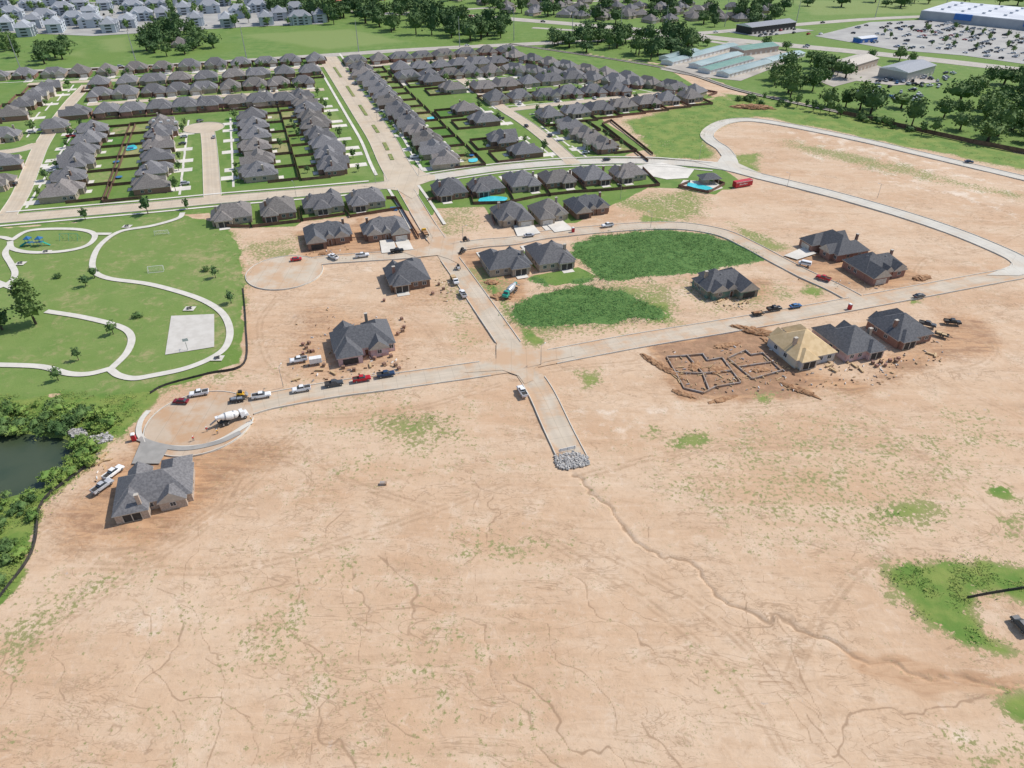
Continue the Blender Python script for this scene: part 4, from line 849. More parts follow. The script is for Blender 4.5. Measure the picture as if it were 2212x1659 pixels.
for p,rot in YT:
    if random.random()<.2:
        m=Matrix.Rotation(rot,3,'Z'); q=p+m@Vector((random.choice((-4.5,4.5)),-13,0)); farcar(q,rot+math.pi/2,'on a driveway of the finished estate')
def mixer_maker(c1,c2):
    def mk():
        r=empty('mixer'); b=MB(); b.box(-4.2,3.6,-.5,.5,.85,1.1); b.box(-4.3,-4.0,-1,1,.7,1.3); b.build('chassis','dark',r)
        b=MB(); b.fr(2.2,4.6,-1.15,1.15,.7,2.3,4.4,-1.1,1.1,1.7); b.fr(2.2,3.6,-1.1,1.1,1.7,2.25,3.3,-1,1,2.7); cb=b.build('cab',c1,r,bevel=.08)
        b=MB(); b.fr(3.35,3.62,-.95,.95,1.85,3.2,3.38,-.9,.9,2.5); b.build('windshield','glass',cb)
        b=MB(); pr=[(2.0,1.9,.5),(1.4,2.0,1.1),(-.2,2.2,1.3),(-1.8,2.5,1.15),(-3.6,2.95,.55),(-3.9,3.0,.5)]
        for (xa,za,ra),(xb,zb,rb) in zip(pr,pr[1:]): b.cyl((xa,0,za),(xb,0,zb),ra,rb,16)
        d=b.build('drum',c2,r)
        b=MB(); b.cyl((.7,0,2.08),(.3,0,2.13),1.24,1.29,16); b.cyl((-1.9,0,2.52),(-2.2,0,2.58),1.17,1.08,16); b.build('drum_band','metal',d)
        b=MB(); b.fr(-4.6,-3.9,-.5,.5,2.6,-4.6,-3.7,-.6,.6,3.3); b.build('hopper',c1,r)
        b=MB(); b.cyl((-4.3,0,2.5),(-6.4,.6,1.0),.28,.22,8); b.build('chute','metal',r)
        wheels(r,(3.3,-1.7,-3.1),1.2,.52,.4); return r
    return mk
def heavy(key,mk,x,y,rz,label,cat,name):
    p=P(x,y,1); o=inst(key,mk,(p.x,p.y,ZL[0]),rz,label,cat); o.name=name
heavy('mx1',mixer_maker('p_white','white'),503,905,R(36),'white concrete mixer pouring on the lower turning circle','concrete mixer','mixer_truck')
heavy('mx2',mixer_maker('p_green','p_silver'),1102,632,R(60)+math.pi,'green cabbed concrete mixer on dirt beside corner house','concrete mixer','mixer_truck')
def flat_maker(c,load):
    def mk():
        r=empty('flatbed'); b=MB(); b.box(-3.6,1.2,-1.15,1.15,.95,1.1); b.build('flatbed_deck','dark',r)
        b=MB(); b.fr(1.3,3.4,-1.05,1.05,.6,1.3,3.2,-1,1,1.35); b.fr(1.3,2.5,-1,1,1.35,1.35,2.2,-.9,.9,2.15); cb=b.build('cab',c,r,bevel=.07)
        b=MB(); b.fr(2.3,2.53,-.85,.85,1.45,2.15,2.27,-.8,.8,2.05); b.build('windshield','glass',cb)
        b=MB(); [b.box(-3.4+k*1.5,-2.1+k*1.5,-.9,.9,1.11,1.5+.2*(k%2)) for k in range(3)]; b.build('load',load,r)
        wheels(r,(2.4,-2.4),1.1,.45,.3); return r
    return mk
heavy('fb1',flat_maker('p_white','lumber'),982,605,HC+math.pi,'white flatbed truck loaded with timber on the cross street','truck','flatbed_truck')
heavy('fb2',flat_maker('p_yellow','soil'),918,503,HC,'dirt laden truck stopped on the upper cross street','truck','flatbed_truck')
def trailer_maker(load):
    def mk():
        r=empty('trailer'); b=MB(); b.box(-2.4,2.2,-1,1,.55,.68); b.bar((2.2,-.6),(3.4,0),.12,.5,.62); b.bar((2.2,.6),(3.4,0),.12,.503,.617)
        for s in(-1,1): b.box(-2.4,2.2,min(s,s*.94),max(s,s*.94),.68,.95)
        b.build('deck','dark',r)
        if load: l=MB(); l.box(-1.9,-.3,-.6,.6,.69,1.3); l.box(-.1,1.4,-.5,.7,.69,1.0); l.build('load',load,r)
        wheels(r,(-.4,.5),1.15,.33,.2); return r
    return mk
heavy('tr1',trailer_maker('metal'),513,862,H2,'dark equipment trailer behind the white pickup','trailer','utility_trailer')
heavy('tr2',trailer_maker('soil'),1638,676,H2,'low trailer behind the black pickup on the lower street','trailer','utility_trailer')
heavy('tr3',trailer_maker('lumber'),2035,722,R(-35),'flat trailer with lumber at the far right house','trailer','utility_trailer')
def box_trailer():
    r=empty('cargo'); b=MB(); b.box(-2,2,-1,1,.5,2.4); b.build('body','white',r,bevel=.06); b=MB(); b.box(1.9,3,-.08,.08,.45,.55); b.build('hitch','metal',r); wheels(r,(-.3,.5),1.05,.33,.2); return r
heavy('bt',box_trailer,682,781,H2,'small pale enclosed trailer behind the white pickup on dirt','trailer','cargo_trailer')
def loader_maker(c):
    def mk():
        r=empty('loader'); b=MB(); b.fr(-1.3,.9,-.6,.6,.4,-1.2,.6,-.55,.55,1.2); b.build('body',c,r,bevel=.05)
        b=MB(); b.fr(-.7,.6,-.5,.5,1.2,-.6,.5,-.45,.45,2.0); b.build('cab','dark',r)
        for s in(-1,1): b=MB(); b.cyl((-1,s*.75,1.5),(1.5,s*.75,.5),.1,.1,6); b.build('lift_arm',c,r)
        b=MB(); b.fr(1.4,2.1,-.9,.9,.05,1.4,1.6,-.9,.9,.8); b.build('bucket','metal',r); wheels(r,(-.75,.6),.85,.4,.25); return r
    return mk
heavy('ld1',loader_maker('p_yellow'),520,851,H2,'small skid loader beside the equipment trailer','loader','skid_loader')
heavy('ld2',loader_maker('p_dark grey'),999,541,R(60),'dark skid loader at the upper junction','loader','skid_loader')
heavy('ld3',loader_maker('p_black'),1005,517,R(20),'black loader standing on dirt above the upper junction','loader','skid_loader')
heavy('ld4',loader_maker('p_white'),990,577,R(100),'pale skid loader on the cross street below the junction','loader','skid_loader')
# ---------------------------------------------------------------- site items
def pallet():
    r=empty('pallet'); b=MB(); b.box(-.6,.6,-.5,.5,0,.14); b.build('pallet_base','lumber',r); b=MB(); b.box(-.55,.55,-.46,.46,.14,.95); b.build('brick_stack','brick',r,bevel=.02); return r
def stack():
    r=empty('stack'); b=MB(); b.box(-1.8,1.8,-.5,.5,.1,.35); b.box(-1.7,1.9,-.45,.4,.35,.6); b.build('boards','lumber',r)
    for x in(-1.15,1.15): b=MB(); b.box(x-.05,x+.05,-.5,.5,0,.1); b.build('bearer','lumber',r)
    return r
for pts,l,g in [([(655,745),(662,752),(668,742),(668,760),(676,760),(860,722),(870,716),(868,690),(873,708),(855,790),(862,797),(830,788),(810,775),(742,795),(765,800),(700,790),(655,765),(845,770)],'strapped brick pallet on dirt around the large gabled house','brick pallets round the gabled house'),
 ([(948,615),(958,625),(935,635),(830,650)],'brick pallet right of the dark roofed brick house','brick pallets right of the brick house'),
 ([(1885,785),(1893,792),(1902,784),(1912,790),(1922,780),(1935,782),(1940,776)],'brick pallet below the right hand new houses','brick pallets below the right houses')]:
    for x,y in pts: p=P(x,y); inst('pal',pallet,(p.x,p.y,-.05),random.uniform(0,3),l,'pallet',g).name='brick_pallet'
for pts,l,g in [([(222,985),(228,995),(215,1000)],'lumber stack on dirt left of the nearest house','lumber by the nearest house'),
 ([(1800,800),(1790,790),(1845,790),(1860,800),(1775,760),(1735,790),(1830,780),(2010,765),(2020,768)],'loose lumber stack near the unfinished right hand houses','lumber near the right hand houses'),
 ([(1600,655),(1555,650)],'lumber stack in front of the green sheathed house','lumber by the green sheathed house'),
 ([(690,800),(720,806),(640,820),(800,790)],'lumber stack on dirt below the large gabled house','lumber below the gabled house')]:
    for x,y in pts: p=P(x,y); inst('st',stack,(p.x,p.y,-.05),random.uniform(0,3),l,'lumber',g,.75).name='lumber_stack'
def toilet():
    r=empty('toilet'); b=MB(); b.box(-.58,.58,-.58,.58,.05,2.1); b.build('cabin','red',r,bevel=.04); b=MB(); b.fr(-.62,.62,-.62,.62,2.1,-.4,.4,-.62,.62,2.35); b.build('roof','white',r); b=MB(); b.box(-.4,.4,-.62,-.58,.15,1.95); b.build('door','red',r); return r
for x,y,l in[(288,945,'red portable toilet beside the lower turning circle'),(1836,663,'red portable toilet on the lower street edge'),(1238,497,'red portable toilet on the loop street verge')]:
    p=P(x,y,1); inst('wc',toilet,(p.x,p.y,0),R(20),l,'portable toilet').name='portable_toilet'
def mound(seed,rx,ry,h):
    bm=bmesh.new(); bmesh.ops.create_icosphere(bm,subdivisions=5,radius=1)
    for v in bm.verts:
        wv=Vector((v.co.x*rx,v.co.y*ry,v.co.z*h)); k=1+.3*mnoise.noise(wv*.5+Vector((seed,0,0)))+.3*mnoise.noise(wv*1.4+Vector((seed,0,0)))+.12*mnoise.noise(wv*3+Vector((seed,0,0))); v.co=wv*k
    me=bpy.data.meshes.new('dirt_mound'); bm.to_mesh(me); bm.free(); me.materials.append(M['soil']); return me
for i,(x,y,rx,ry,h,a,l) in enumerate([(1635,716,9,2.2,.9,-25,'long ridge of dug brown soil above the footings'),(1690,757,8,1.8,.8,-58,'soil ridge between footings and plywood house'),(1428,790,1.6,9,.6,38,'soil ridge at left of the footings'),(1085,640,4,3,1.0,20,'brown soil heap beside the green mixer'),(1062,610,3,2,.8,0,'soil heap left of the corner house yard'),(700,548,2.5,1.5,.6,0,'rubble heap before the dark roofed house'),(905,619,1.4,1.2,.9,0,'small dark heap right of the brick house'),(1625,232,14,5,1.8,-10,'broad brown mound at the top of the bend street'),(1722,840,6,1.5,.6,-40,'soil ridge at lower right of the footings'),(1475,850,4,1.3,.5,-30,'low soil ridge at lower left of the footings'),(1990,600,4,2,.9,20,'soil heap right of the dark roofed pair'),(1550,798,3.4,2.0,.45,20,'low soil patch inside the footing trenches'),(1500,790,3,1.8,.45,60,'small soil patch inside the left footings'),(1640,798,3,1.5,.4,10,'small soil patch inside the right footings'),(1560,862,5,1.1,.4,22,'low soil ridge below the footings'),(1570,745,5,1.4,.5,18,'low soil ridge between street and footings')]):
    o=link(bpy.data.objects.new('dirt_mound',mound(i*2.3,rx,ry,h))); p=P(x,y); o.location=(p.x,p.y,-.1); o.rotation_euler=(0,0,R(a)); tag(o,l,'soil heap')
r=empty('foundation'); b=MB()
for k,pl in enumerate(FT):
    w=[P(*q) for q in pl]
    for a,c in zip(w,w[1:]): b.bar(a,c,.34,-.6,.22+k*.006)
b.build('footing','footing',r); b=MB()
for k in range(40):
    p=P(random.uniform(1470,1670),random.uniform(778,828)); b.cyl((p.x,p.y,-.2),(p.x,p.y,random.uniform(.3,.6)),.06,.06,6)
b.build('pipes','white',r)['kind']='stuff'; b=MB()
for k in range(34):
    p=P(random.uniform(1460,1680),random.uniform(772,832)); a=TH+random.choice((0,1.57))+random.uniform(-.3,.3); L=random.uniform(1,3.5); b.bar(p,p+Vector((math.cos(a)*L,math.sin(a)*L,0)),random.uniform(.1,.3),-.2,.12)
b.build('loose_forms','lumber',r)['kind']='stuff'
tag(r,'open house foundation with footings and pipes in muddy trenches','foundation'); r.name='house_foundation'
b=MB()
for poly,n in[([(620,770),(900,770),(900,815),(620,835)],60),([(640,700),(720,660),(880,680),(880,800),(650,800)],40),([(1650,790),(1960,770),(1940,830),(1700,845)],110),([(1540,645),(1630,640),(1640,670),(1550,670)],40),([(1420,755),(1700,745),(1730,845),(1500,855)],110),([(655,535),(760,530),(750,560),(660,560)],30),([(1950,740),(2040,735),(2050,790),(1960,790)],30),([(200,980),(240,980),(230,1060),(210,1060)],20),([(1720,600),(1900,600),(1900,625),(1750,625)],30),([(940,600),(1000,620),(960,660)],20)]:
    for p in scatter(poly,n,.4,4):
        s=random.uniform(.08,.34); a=random.uniform(0,3); b.bar(p,p+Vector((math.cos(a)*s*3.5,math.sin(a)*s*3.5,0)),s*.7,-.3,random.uniform(.05,.25),random.choice((0,0,1,2,3)))
o=b.build('building_debris',['lumber','white','brick','metal']); o['kind']='stuff'; o['label']='scattered building scraps round the unfinished houses'; o['category']='debris'
def goal():
    r=empty('goal'); b=MB()
    for s in(-1,1): b.cyl((s*3,0,0),(s*3,0,2.2),.09,.09,6); b.cyl((s*3,0,2.2),(s*3,1.6,0),.05,.05,6)
    b.cyl((-3,0,2.2),(3,0,2.2),.09,.09,6); b.cyl((-3,1.6,.05),(3,1.6,.05),.06,.06,6); b.build('frame','white',r)
    n=MB()
    for k in range(13): n.cyl((-3+k*.5,0,2.2),(-3+k*.5,1.6,0),.02,.02,3)
    for k in range(5): n.cyl((-3,k*.35,2.2-k*.5),(3,k*.35,2.2-k*.5),.02,.02,3)
    n.build('net','white',r); return r
inst('goal',goal,P(350,508),TH-.1,'white football goal in the upper part of the park','goal').name='soccer_goal'
inst('goal',goal,P(338,585),TH+math.pi-.1,'white football goal in the middle of the park','goal').name='soccer_goal'
def hoop():
    r=empty('hoop'); b=MB(); b.cyl((0,0,0),(0,0,3.2),.1,.08,8); b.cyl((0,0,3.1),(0,-1,3.3),.07,.07,6); b.build('pole','metal',r); b=MB(); b.box(-.9,.9,-1.06,-1,2.9,4); b.build('backboard','white',r); b=MB(); b.cyl((0,-1.3,3.03),(0,-1.3,3.06),.25,.25,12); b.build('rim','orange',r); return r
p=P(406,757);inst('hoop',hoop,(p.x,p.y,.2),R(200),'basketball hoop at the near end of the court','basketball hoop').name='basketball_hoop'
r=empty('playground',P(80,530)); b=MB()
for x,y in[(-4,-1),(-2,-1),(-4,1),(-2,1),(1,-1),(3,-1),(1,1),(3,1)]: b=MB(); b.cyl((x,y,0),(x,y,3.2),.09,.09,6); b.build('post','p_green',r)
b=MB(); b.box(-4,-2,-1,1,1.4,1.5); b.box(1,3,-1,1,1.7,1.8); b.box(-2,1,-.5,.5,1.45,1.55); b.build('platform','p_blue',r)
for x in(-3,2): b=MB(); b.hip(x,0,2,2,3.2,.8,.3,'',0,0); b.build('canopy','p_blue',r)
b=MB(); b.fr(3,3.2,-.4,.4,1.7,5.8,6,-.4,.4,.2); b.build('slide','p_green',r); b=MB(); b.cyl((-4.1,0,1.5),(-6.5,-1.5,.2),.4,.4,8); b.build('slide','p_green',r)
tag(r,'blue and green climbing playground with slides','playground'); r.name='playground_tower'
r=empty('swing',P(152,518)); b=MB(); 
for x in(-4,0,4):
    for s in(-1,1): b.cyl((x,s*1.4,0),(x,0,2.9),.07,.07,6)
b.cyl((-4,0,2.9),(4,0,2.9),.08,.08,6); b.build('frame','p_green',r); 
for x in(-3,-1.2,1.2,3):
    b=MB(); b.cyl((x-.2,0,2.9),(x-.2,0,.5),.02,.02,4); b.cyl((x+.2,0,2.9),(x+.2,0,.5),.02,.02,4); b.box(x-.25,x+.25,-.1,.1,.45,.5); b.build('swing_seat','dark',r)
tag(r,'green framed swing set right of the climbing tower','swing set'); r.name='swing_set'
def table():
    r=empty('table'); b=MB(); b.box(-.9,.9,-.4,.4,.7,.76); b.build('tabletop','dark',r)
    for s in(-1,1): b=MB(); b.box(-.9,.9,s*.75-.13,s*.75+.13,.43,.47); b.build('seat','dark',r)
    for x in(-.55,.55): b=MB(); b.box(x-.05,x+.05,-.7,.7,0,.7); b.build('leg','metal',r)
    return r
for x,y,l in[(45,570,'picnic table on a slab by the left park path'),(100,545,'picnic table below the climbing tower'),(470,775,'dark bench table by the lower path bend'),(410,668,'dark picnic table above the ball court'),(275,490,'picnic table near the upper park path')]:
    p=P(x,y); inst('tab',table,(p.x,p.y,.15),R(30),l,'picnic table').name='picnic_table'
    struct(sheet('picnic_slab',[p+Vector(v) for v in((-2,-1.6,0),(2,-1.6,0),(2,1.6,0),(-2,1.6,0))],'path',nz()))
struct(sheet('neighbourhood_pool',[P(*q) for q in[(1486,395),(1532,404),(1542,409),(1520,413),(1484,402)]],'pool',nz()+.02))
struct(sheet('pool_deck',[P(*q) for q in[(1476,389),(1545,392),(1562,406),(1528,417),(1466,402)]],'drive',.02))
for px in[[(1036,430),(1060,425),(1095,428),(1085,437),(1050,438),(1034,436)],[(270,318),(290,314),(296,322),(274,326)],[(922,255),(935,253),(938,260),(926,262)],[(1012,345),(1030,343),(1030,350),(1014,351)]]:
    c=[P(*q) for q in px]; struct(sheet('backyard_pool',smooth(c+[c[0]],5)[:-1],'pool',nz()))
def pav():
    r=empty('pavilion'); b=MB(); b.hip(0,0,10,7,2.8,.55,.6); b.build('roof',['roof_d','trim'],r)
    b=MB(); b.box(-4.5,-1,-2.8,2.8,0,2.79); b.build('wall','tan',r)
    for x,y in((4.3,-2.8),(4.3,2.8),(1.5,-2.8),(1.5,2.8)): b=MB(); b.box(x-.2,x+.2,y-.2,y+.2,0,2.79); b.build('post','tan',r)
    return r
p=P(1532,384,2.5); inst('pav',pav,(p.x,p.y,.03),R(10),'hip roofed pool house beside the neighbourhood pool','pool house').name='pool_house'
r=empty('container',P(1603,402)); r.rotation_euler.z=R(24); b=MB(); b.box(-5.5,5.5,-1.5,1.5,.3,3.2); b.build('body','red',r,bevel=.06)
b=MB(); b.box(-5.4,5.4,-1.54,-1.5,2.75,3.0); 
for k in range(6): b.fr(-3.2+k*.9,-2.8+k*.9,-1.54,-1.5,1.3+.1*(k%2),-3+k*.9,-2.55+k*.9,-1.54,-1.5,2.2-.15*(k%3))
b.build('white_lettering','white',r); wheels(r,(-3.5,-2.5),1.4,.4,.3); tag(r,'bright red trailer with white lettering beside the pool','trailer'); r.name='concession_trailer'
tp=MB(); tp.fr(-2.2,2.2,-1.8,1.8,0,-1.5,1.6,-1,1,.9); o=tp.build('blue_tarp','p_blue'); o.location=P(850,452); tag(o,'blue tarp heap in the fenced corner yard','tarp')
for x,y,l in[(283,322,'blue trampoline beside the left backyard pool'),(252,352,'blue trampoline in the yard left of the court column'),(258,385,'blue trampoline nearest the collector street'),(1018,338,'blue trampoline behind the boulevard column')]:
    r=empty('tramp',P(x,y)); b=MB(); b.cyl((0,0,.8),(0,0,.86),1.8,1.8,16); b.build('mat','p_blue',r)
    for a in(0,1.57,3.14,4.71): b=MB(); b.cyl((math.cos(a)*1.7,math.sin(a)*1.7,0),(math.cos(a)*1.7,math.sin(a)*1.7,.8),.04,.04,5); b.build('leg','metal',r)
    tag(r,l,'trampoline'); r.name='trampoline'
for k in range(4):
    b=MB(); b.box(-.9,.9,-.6,.6,0,.9); o=b.build('shingle_bundle','white'); o.location=P(332+k*16,262+ (k%2)*3,7.2); o.rotation_euler.z=TH; tag(o,f'white wrapped bundle on a roof, {ORD[k]} from the left','roofing bundle')
def upole():
    r=empty('pole'); b=MB(); b.cyl((0,0,0),(0,0,27),.45,.2,8); b.build('pole','metal',r)
    for z in(20,23,26): b=MB(); b.cyl((-1.8 if z!=23 else 0,0,z+.4),(1.8 if z==23 else 0,0,z),.1,.1,6); b.build('cross_arm','metal',r)
    return r
for i,(x,y) in enumerate([(45,150),(295,138),(533,127),(775,112),(993,102),(1110,88),(1235,90),(1340,72),(1437,72),(1565,58),(1720,48),(1890,38),(2040,22)]):
    inst('up',upole,P(x,y),R(100),f'tall steel power pole, {ORD[i]} from the left along the arterial','power pole').name='power_pole'
def lamp():
    r=empty('lamp'); b=MB(); b.cyl((0,0,0),(0,0,7.5),.11,.07,6); b.build('pole','metal',r); b=MB(); b.cyl((0,0,7.4),(1.6,0,7.8),.05,.05,5); b.build('arm','metal',r); b=MB(); b.fr(1.5,2.2,-.15,.15,7.75,1.55,2.1,-.1,.1,7.9); b.build('lamp_head','white',r); return r
for i,(x,y,l) in enumerate([(1168,788,'by the main junction'),(612,836,'on the lower street verge') ,(1405,492,'at the top of the loop street'),(1000,523,'by the upper junction'),(1340,430,'beside the charcoal roofed house'),(905,378,'at the boulevard corner'),(812,398,'across from the boulevard corner'),(1510,345,'on the collector beside the bend'),(1268,335,'near the short column'),(640,425,'on the collector by the left houses'),(1895,428,'along the outer street'),(1700,405,'along the outer street near the trailer'),(815,262,'right of the boulevard halfway up'),(752,280,'left of the boulevard halfway up')]):
    p=P(x,y); inst('lp',lamp,(p.x,p.y,0),random.uniform(0,6),'slim grey street lamp '+l,'street lamp').name='street_lamp'
b=MB(); b.box(-.9,.9,-.5,.5,-.2,.5); b.box(-.7,.7,-.35,.35,.5,.56); o=b.build('concrete_inlet',['footing']); o.location=P(828,1045); tag(o,'small grey concrete box alone in the bare field','concrete box')
b=MB(); [b.box(-2.6,2.6,-.05,.05,z,z+.25,0) for z in(.4,.8,1.2)]; [b.box(x-.06,x+.06,-.09,-.05,0,1.5,1) for x in(-2.2,0,2.2)]; o=b.build('road_barricade',['white','metal']); p=P(1225,975); o.location=(p.x,p.y,.05); o.rotation_euler.z=TH; tag(o,'white striped barricade across the end of the stub street','barricade')
def person_maker(sm):
    def mk():
        me=bpy.data.meshes.new('body'); V=[(0,0,.95),(0,0,1.2),(0,0,1.43),(0,0,1.52),(0,.02,1.66),(-.2,0,1.4),(-.27,.05,1.13),(-.22,.25,1.0),(.2,0,1.4),(.27,.05,1.13),(.24,.25,.98),(-.11,0,.88),(-.13,.06,.5),(-.13,0,.08),(-.13,.15,.04),(.11,0,.88),(.14,-.05,.5),(.14,-.1,.08),(.14,.05,.04)]
        E=[(0,1),(1,2),(2,3),(3,4),(2,5),(5,6),(6,7),(2,8),(8,9),(9,10),(0,11),(11,12),(12,13),(13,14),(0,15),(15,16),(16,17),(17,18)]
        me.from_pydata(V,E,[]); o=link(bpy.data.objects.new('body',me)); md=o.modifiers.new('s','SKIN')
        rad=[.16,.15,.17,.06,.11,.08,.05,.04,.08,.05,.04,.1,.07,.05,.04,.1,.07,.05,.04]
        for v,rr in zip(me.skin_vertices[0].data,rad): v.radius=(rr,rr)
        me.skin_vertices[0].data[0].use_root=True; s=o.modifiers.new('u','SUBSURF'); s.levels=1; s.render_levels=1
        dg=bpy.context.evaluated_depsgraph_get(); m2=bpy.data.meshes.new_from_object(o.evaluated_get(dg)); bpy.data.objects.remove(o)
        for k in('skin',sm,'denim'): m2.materials.append(M[k])
        for p in m2.polygons:
            z=p.center.z; p.material_index=2 if z<.95 and abs(p.center.x)<.22 else (1 if z<1.47 and z>1.02 else 0)
        r=empty('person'); link(bpy.data.objects.new('body',m2),r)
        b=MB(); b.cyl((0,.02,1.7),(0,.02,1.82),.15,.09,10); b.cyl((0,.04,1.69),(0,.04,1.71),.18,.18,10); b.build('hard_hat','white',r); return r
    return mk
for i,(x,y,sm,l) in enumerate([(447,930,'redshirt','person in red shirt standing left of the mixer chute'),(470,935,'hiviz','person in orange shirt just below the mixer chute'),(543,908,'hiviz','person in orange shirt right of the mixer cab'),(418,950,'redshirt','person in red shirt beside the fresh concrete')]):
    p=P(x,y,.5); o=inst(('pp',sm),person_maker(sm),(p.x,p.y,.15),random.uniform(0,6),l,'person'); o.name='person'
# ---------------------------------------------------------------- far buildings
def apt():
    r=empty('apt'); b=MB(); b.box(-12,12,-7,7,0,8.6); b.box(-9,-3,-8.6,-6,0,8.5); b.box(3,9,-8.6,-6,0,8.5); b.build('wall','aptwall',r)
    b=MB(); b.hip(0,0,24,14,8.6,.75,.8); b.hip(-6,-4.5,6,8.2,8.58,.8,.5,'f'); b.hip(6,-4.5,6,8.2,8.57,.8,.5,'f'); b.hip(-6,4.5,6,6.2,8.56,.8,.5,'b'); b.hip(6,4.5,6,6.2,8.55,.8,.5,'b'); b.build('roof',['aptroof','aptwall'],r)
    for fl in range(3):
        for x in(-6,6): 
            b=MB(); b.box(x-1.4,x+1.4,-8.68,-8.6,fl*2.8+.9,fl*2.8+2.3,0); b.build('window','glass',r)
            b=MB(); b.box(x-1.4,x+1.4,7,7.08,fl*2.8+.9,fl*2.8+2.3,0); b.build('window','glass',r)
        b=MB(); b.box(-2,2,-7.08,-7,fl*2.8+.8,fl*2.8+2.4,0); b.build('window','glass',r)
        for s in(-1,1): b=MB(); b.box(*sorted((s*12,s*12.08)),-3,3,fl*2.8+.9,fl*2.8+2.3,0); b.build('window','glass',r)
    return r
ap=[(60,72),(125,64),(165,50),(240,64),(282,54),(310,40),(100,44),(140,28),(200,34),(30,38),(70,18),(355,38),(425,50),(492,52),(340,18),(400,26),(455,24),(520,34),(560,22),(605,38),(480,8),(650,48),(690,42),(20,60),(-30,24),(230,16),(290,22),(575,48),(0,12),(120,8),(180,15),(640,28),(-60,45),(200,55),(80,54),(370,8),(430,6),(265,5),(150,2),(60,0),(320,2),(540,6),(-10,0)]
for x,y in ap:
    p=P(x,y+4); inst('apt',apt,p,TH+random.choice((0,math.pi/2,math.pi,-math.pi/2)),'pale blue three storey apartment block with light grey roof','apartment building','apartment blocks at the top left').name='apartment_block'
for p in scatter([(950,-6),(1200,-4),(1680,20),(1640,52),(1440,52),(1120,32)],60,22):
    place(None,random.choice((0,1,2,5)),'tan',random.choice(('roof','roof_b')),random.uniform(0,6),'small low house among trees beyond the highway','far suburb houses beyond the highway',True,drv=0,world=p)
for i,p in enumerate([P(350,92),P(390,100)]): place(None,i*2,'tan','roof_b','S',f"{('left','right')[i]} farmhouse hidden in the dark tree clump",None,True,drv=0,world=p)
def shed(p0,p1,w,h,rf,wl_,label,cat='building',name='storage_shed',sl=.2):
    a,b_=P(*p0),P(*p1); c=(a+b_)/2; L=(b_-a).length; r=empty('shed',(c.x,c.y,0),math.atan2(b_.y-a.y,b_.x-a.x))
    b=MB(); b.box(-L/2,L/2,-w/2,w/2,0,h); b.build('wall',wl_,r); b=MB(); b.hip(0,0,L,w,h,sl,.5,'lr'); b.build('roof',[rf,'white'],r)
    n=int(min(16,L/6))
    for k in range(n): x=-L/2+(k+.5)*L/n; b=MB(); b.box(x-1.3,x+1.3,-w/2-.06,-w/2,0,2.3); b.build('roller_door','gdoor',r)
    tag(r,label,cat); r.name=name
for i,(a,b_,rf) in enumerate([((1440,140),(1582,103),'shedroof'),((1500,148),(1592,122),'shedroof'),((1520,158),(1615,132),'greenroof'),((1560,166),(1655,140),'shedroof'),((1655,138),(1725,120),'shedroof'),((1435,132),(1500,115),'shedroof')]):
    shed(a,b_,12,3,rf,'white',f'long low storage shed, {ORD[i]} of the storage yard counted from the left' if i<5 else 'shortest pale storage shed at the yard corner')
shed((1590,118),(1665,108),18,5,'greenroof','tan','green roofed hall at the back of the storage yard',name='storage_hall')
shed((1605,72),(1700,60),22,7,'aptroof','dark','long dark showroom building beside the highway',name='showroom')
shed((1815,155),(1870,138),20,6,'trim','tan','tan metal warehouse by the salvage lot',name='warehouse'); shed((1925,172),(1985,155),24,7,'aptroof','metal','grey steel warehouse in the salvage lot',name='warehouse')
shed((1785,150),(1815,142),10,4,'trim','tan','small tan shed left of the tan warehouse'); shed((1850,92),(1885,88),10,4,'bigroof','blue','small blue kiosk building by the parking lot',name='kiosk')
for i in range(3): shed((600+i*30,14-i*3),(770+i*30,6-i*3),14,4,'orange','orange',f'long orange roofed shed, {ORD[i]} from the front at the top edge')
c=P(2180,62); r=empty('store',(c.x,c.y,0),R(-44)); b=MB(); b.box(-95,75,0,110,0,9); b.build('wall','bigwall',r); b=MB(); b.box(-94,74,1,109,9,9.4); [b.box(-80+k*22,-77+k*22,20+j*24,24+j*24,9.4,11) for k in range(7) for j in range(4)]; b.build('roof','bigroof',r)
for x0,x1,h in((-58,-40,8.2),(12,30,8.4)): b=MB(); b.box(x0,x1,-1.5,1.5,3.5,h+1.5); b.build('entrance_facade','blue',r)
tag(r,'huge white roofed store with blue entrance at the top right','store'); r.name='superstore'
RWL=wl([(1100,95),(1430,146),(1600,196),(1800,240),(2000,282),(2400,372)])
strip('railway_ballast',RWL,5,'gravel',nz())
rb=MB()
for off in(-.75,.75):
    o=offs(RWL,off)
    for a,c in zip(o,o[1:]): rb.bar(a,c,.15,.1,ZL[0]+.2)
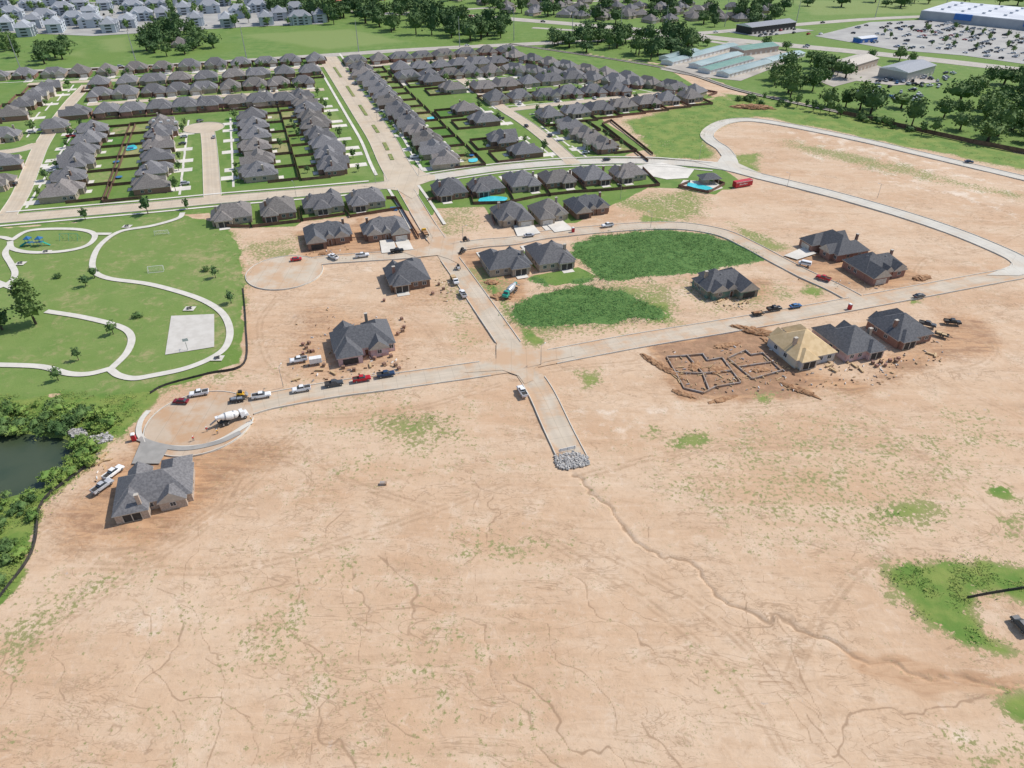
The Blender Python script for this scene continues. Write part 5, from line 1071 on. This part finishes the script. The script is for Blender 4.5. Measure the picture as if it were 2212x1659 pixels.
struct(rb.build('rails','dark'))
# ground mesh
me=bpy.data.meshes.new('ground'); nv=nr*nc
me.vertices.add(nv); me.vertices.foreach_set('co',np.stack([Xf,Yf,Z],1).astype(np.float32).ravel())
ii=np.arange(nv).reshape(nr,nc); q=np.stack([ii[:-1,:-1],ii[:-1,1:],ii[1:,1:],ii[1:,:-1]],-1).reshape(-1,4)
me.loops.add(len(q)*4); me.loops.foreach_set('vertex_index',q.ravel().astype(np.int32))
me.polygons.add(len(q)); me.polygons.foreach_set('loop_start',(np.arange(len(q))*4).astype(np.int32)); me.polygons.foreach_set('use_smooth',np.ones(len(q),bool))
me.update(calc_edges=True)
for nme,arr in(('ma',ma),('mb',mb),('mc',mc)):
    a=me.attributes.new(nme,'FLOAT_COLOR','POINT'); a.data.foreach_set('color',arr.ravel())
me.materials.append(M['ground']); struct(link(bpy.data.objects.new('ground',me)))
# ---------------------------------------------------------------- light, camera
w=bpy.data.worlds.new('World'); scene.world=w; w.use_nodes=True; nt=w.node_tree; bg=nt.nodes['Background']; sk=nt.nodes.new('ShaderNodeTexSky'); sk.sky_type='NISHITA'; sk.sun_disc=False
EL=R(50); AZ=math.atan2(.93,.37); sk.sun_elevation=EL; sk.sun_rotation=AZ; nt.links.new(sk.outputs[0],bg.inputs[0]); bg.inputs[1].default_value=.15
sl=bpy.data.lights.new('sun','SUN'); sl.energy=4.3; sl.angle=R(.5); sl.color=(1,.95,.88); so=link(bpy.data.objects.new('sun',sl))
sv=Vector((math.sin(AZ)*math.cos(EL),math.cos(AZ)*math.cos(EL),math.sin(EL))); so.rotation_euler=(-sv).to_track_quat('-Z','Y').to_euler(); so.location=(100,100,200)
cam=bpy.data.cameras.new('camera'); cam.sensor_width=36; cam.lens=36*F/2212; cam.clip_end=20000; co=link(bpy.data.objects.new('camera',cam)); co.location=(0,0,CH); co.rotation_euler=(math.pi/2-PT,0,0); scene.camera=co
scene.view_settings.view_transform='Standard'; scene.view_settings.look='None'; scene.view_settings.exposure=0
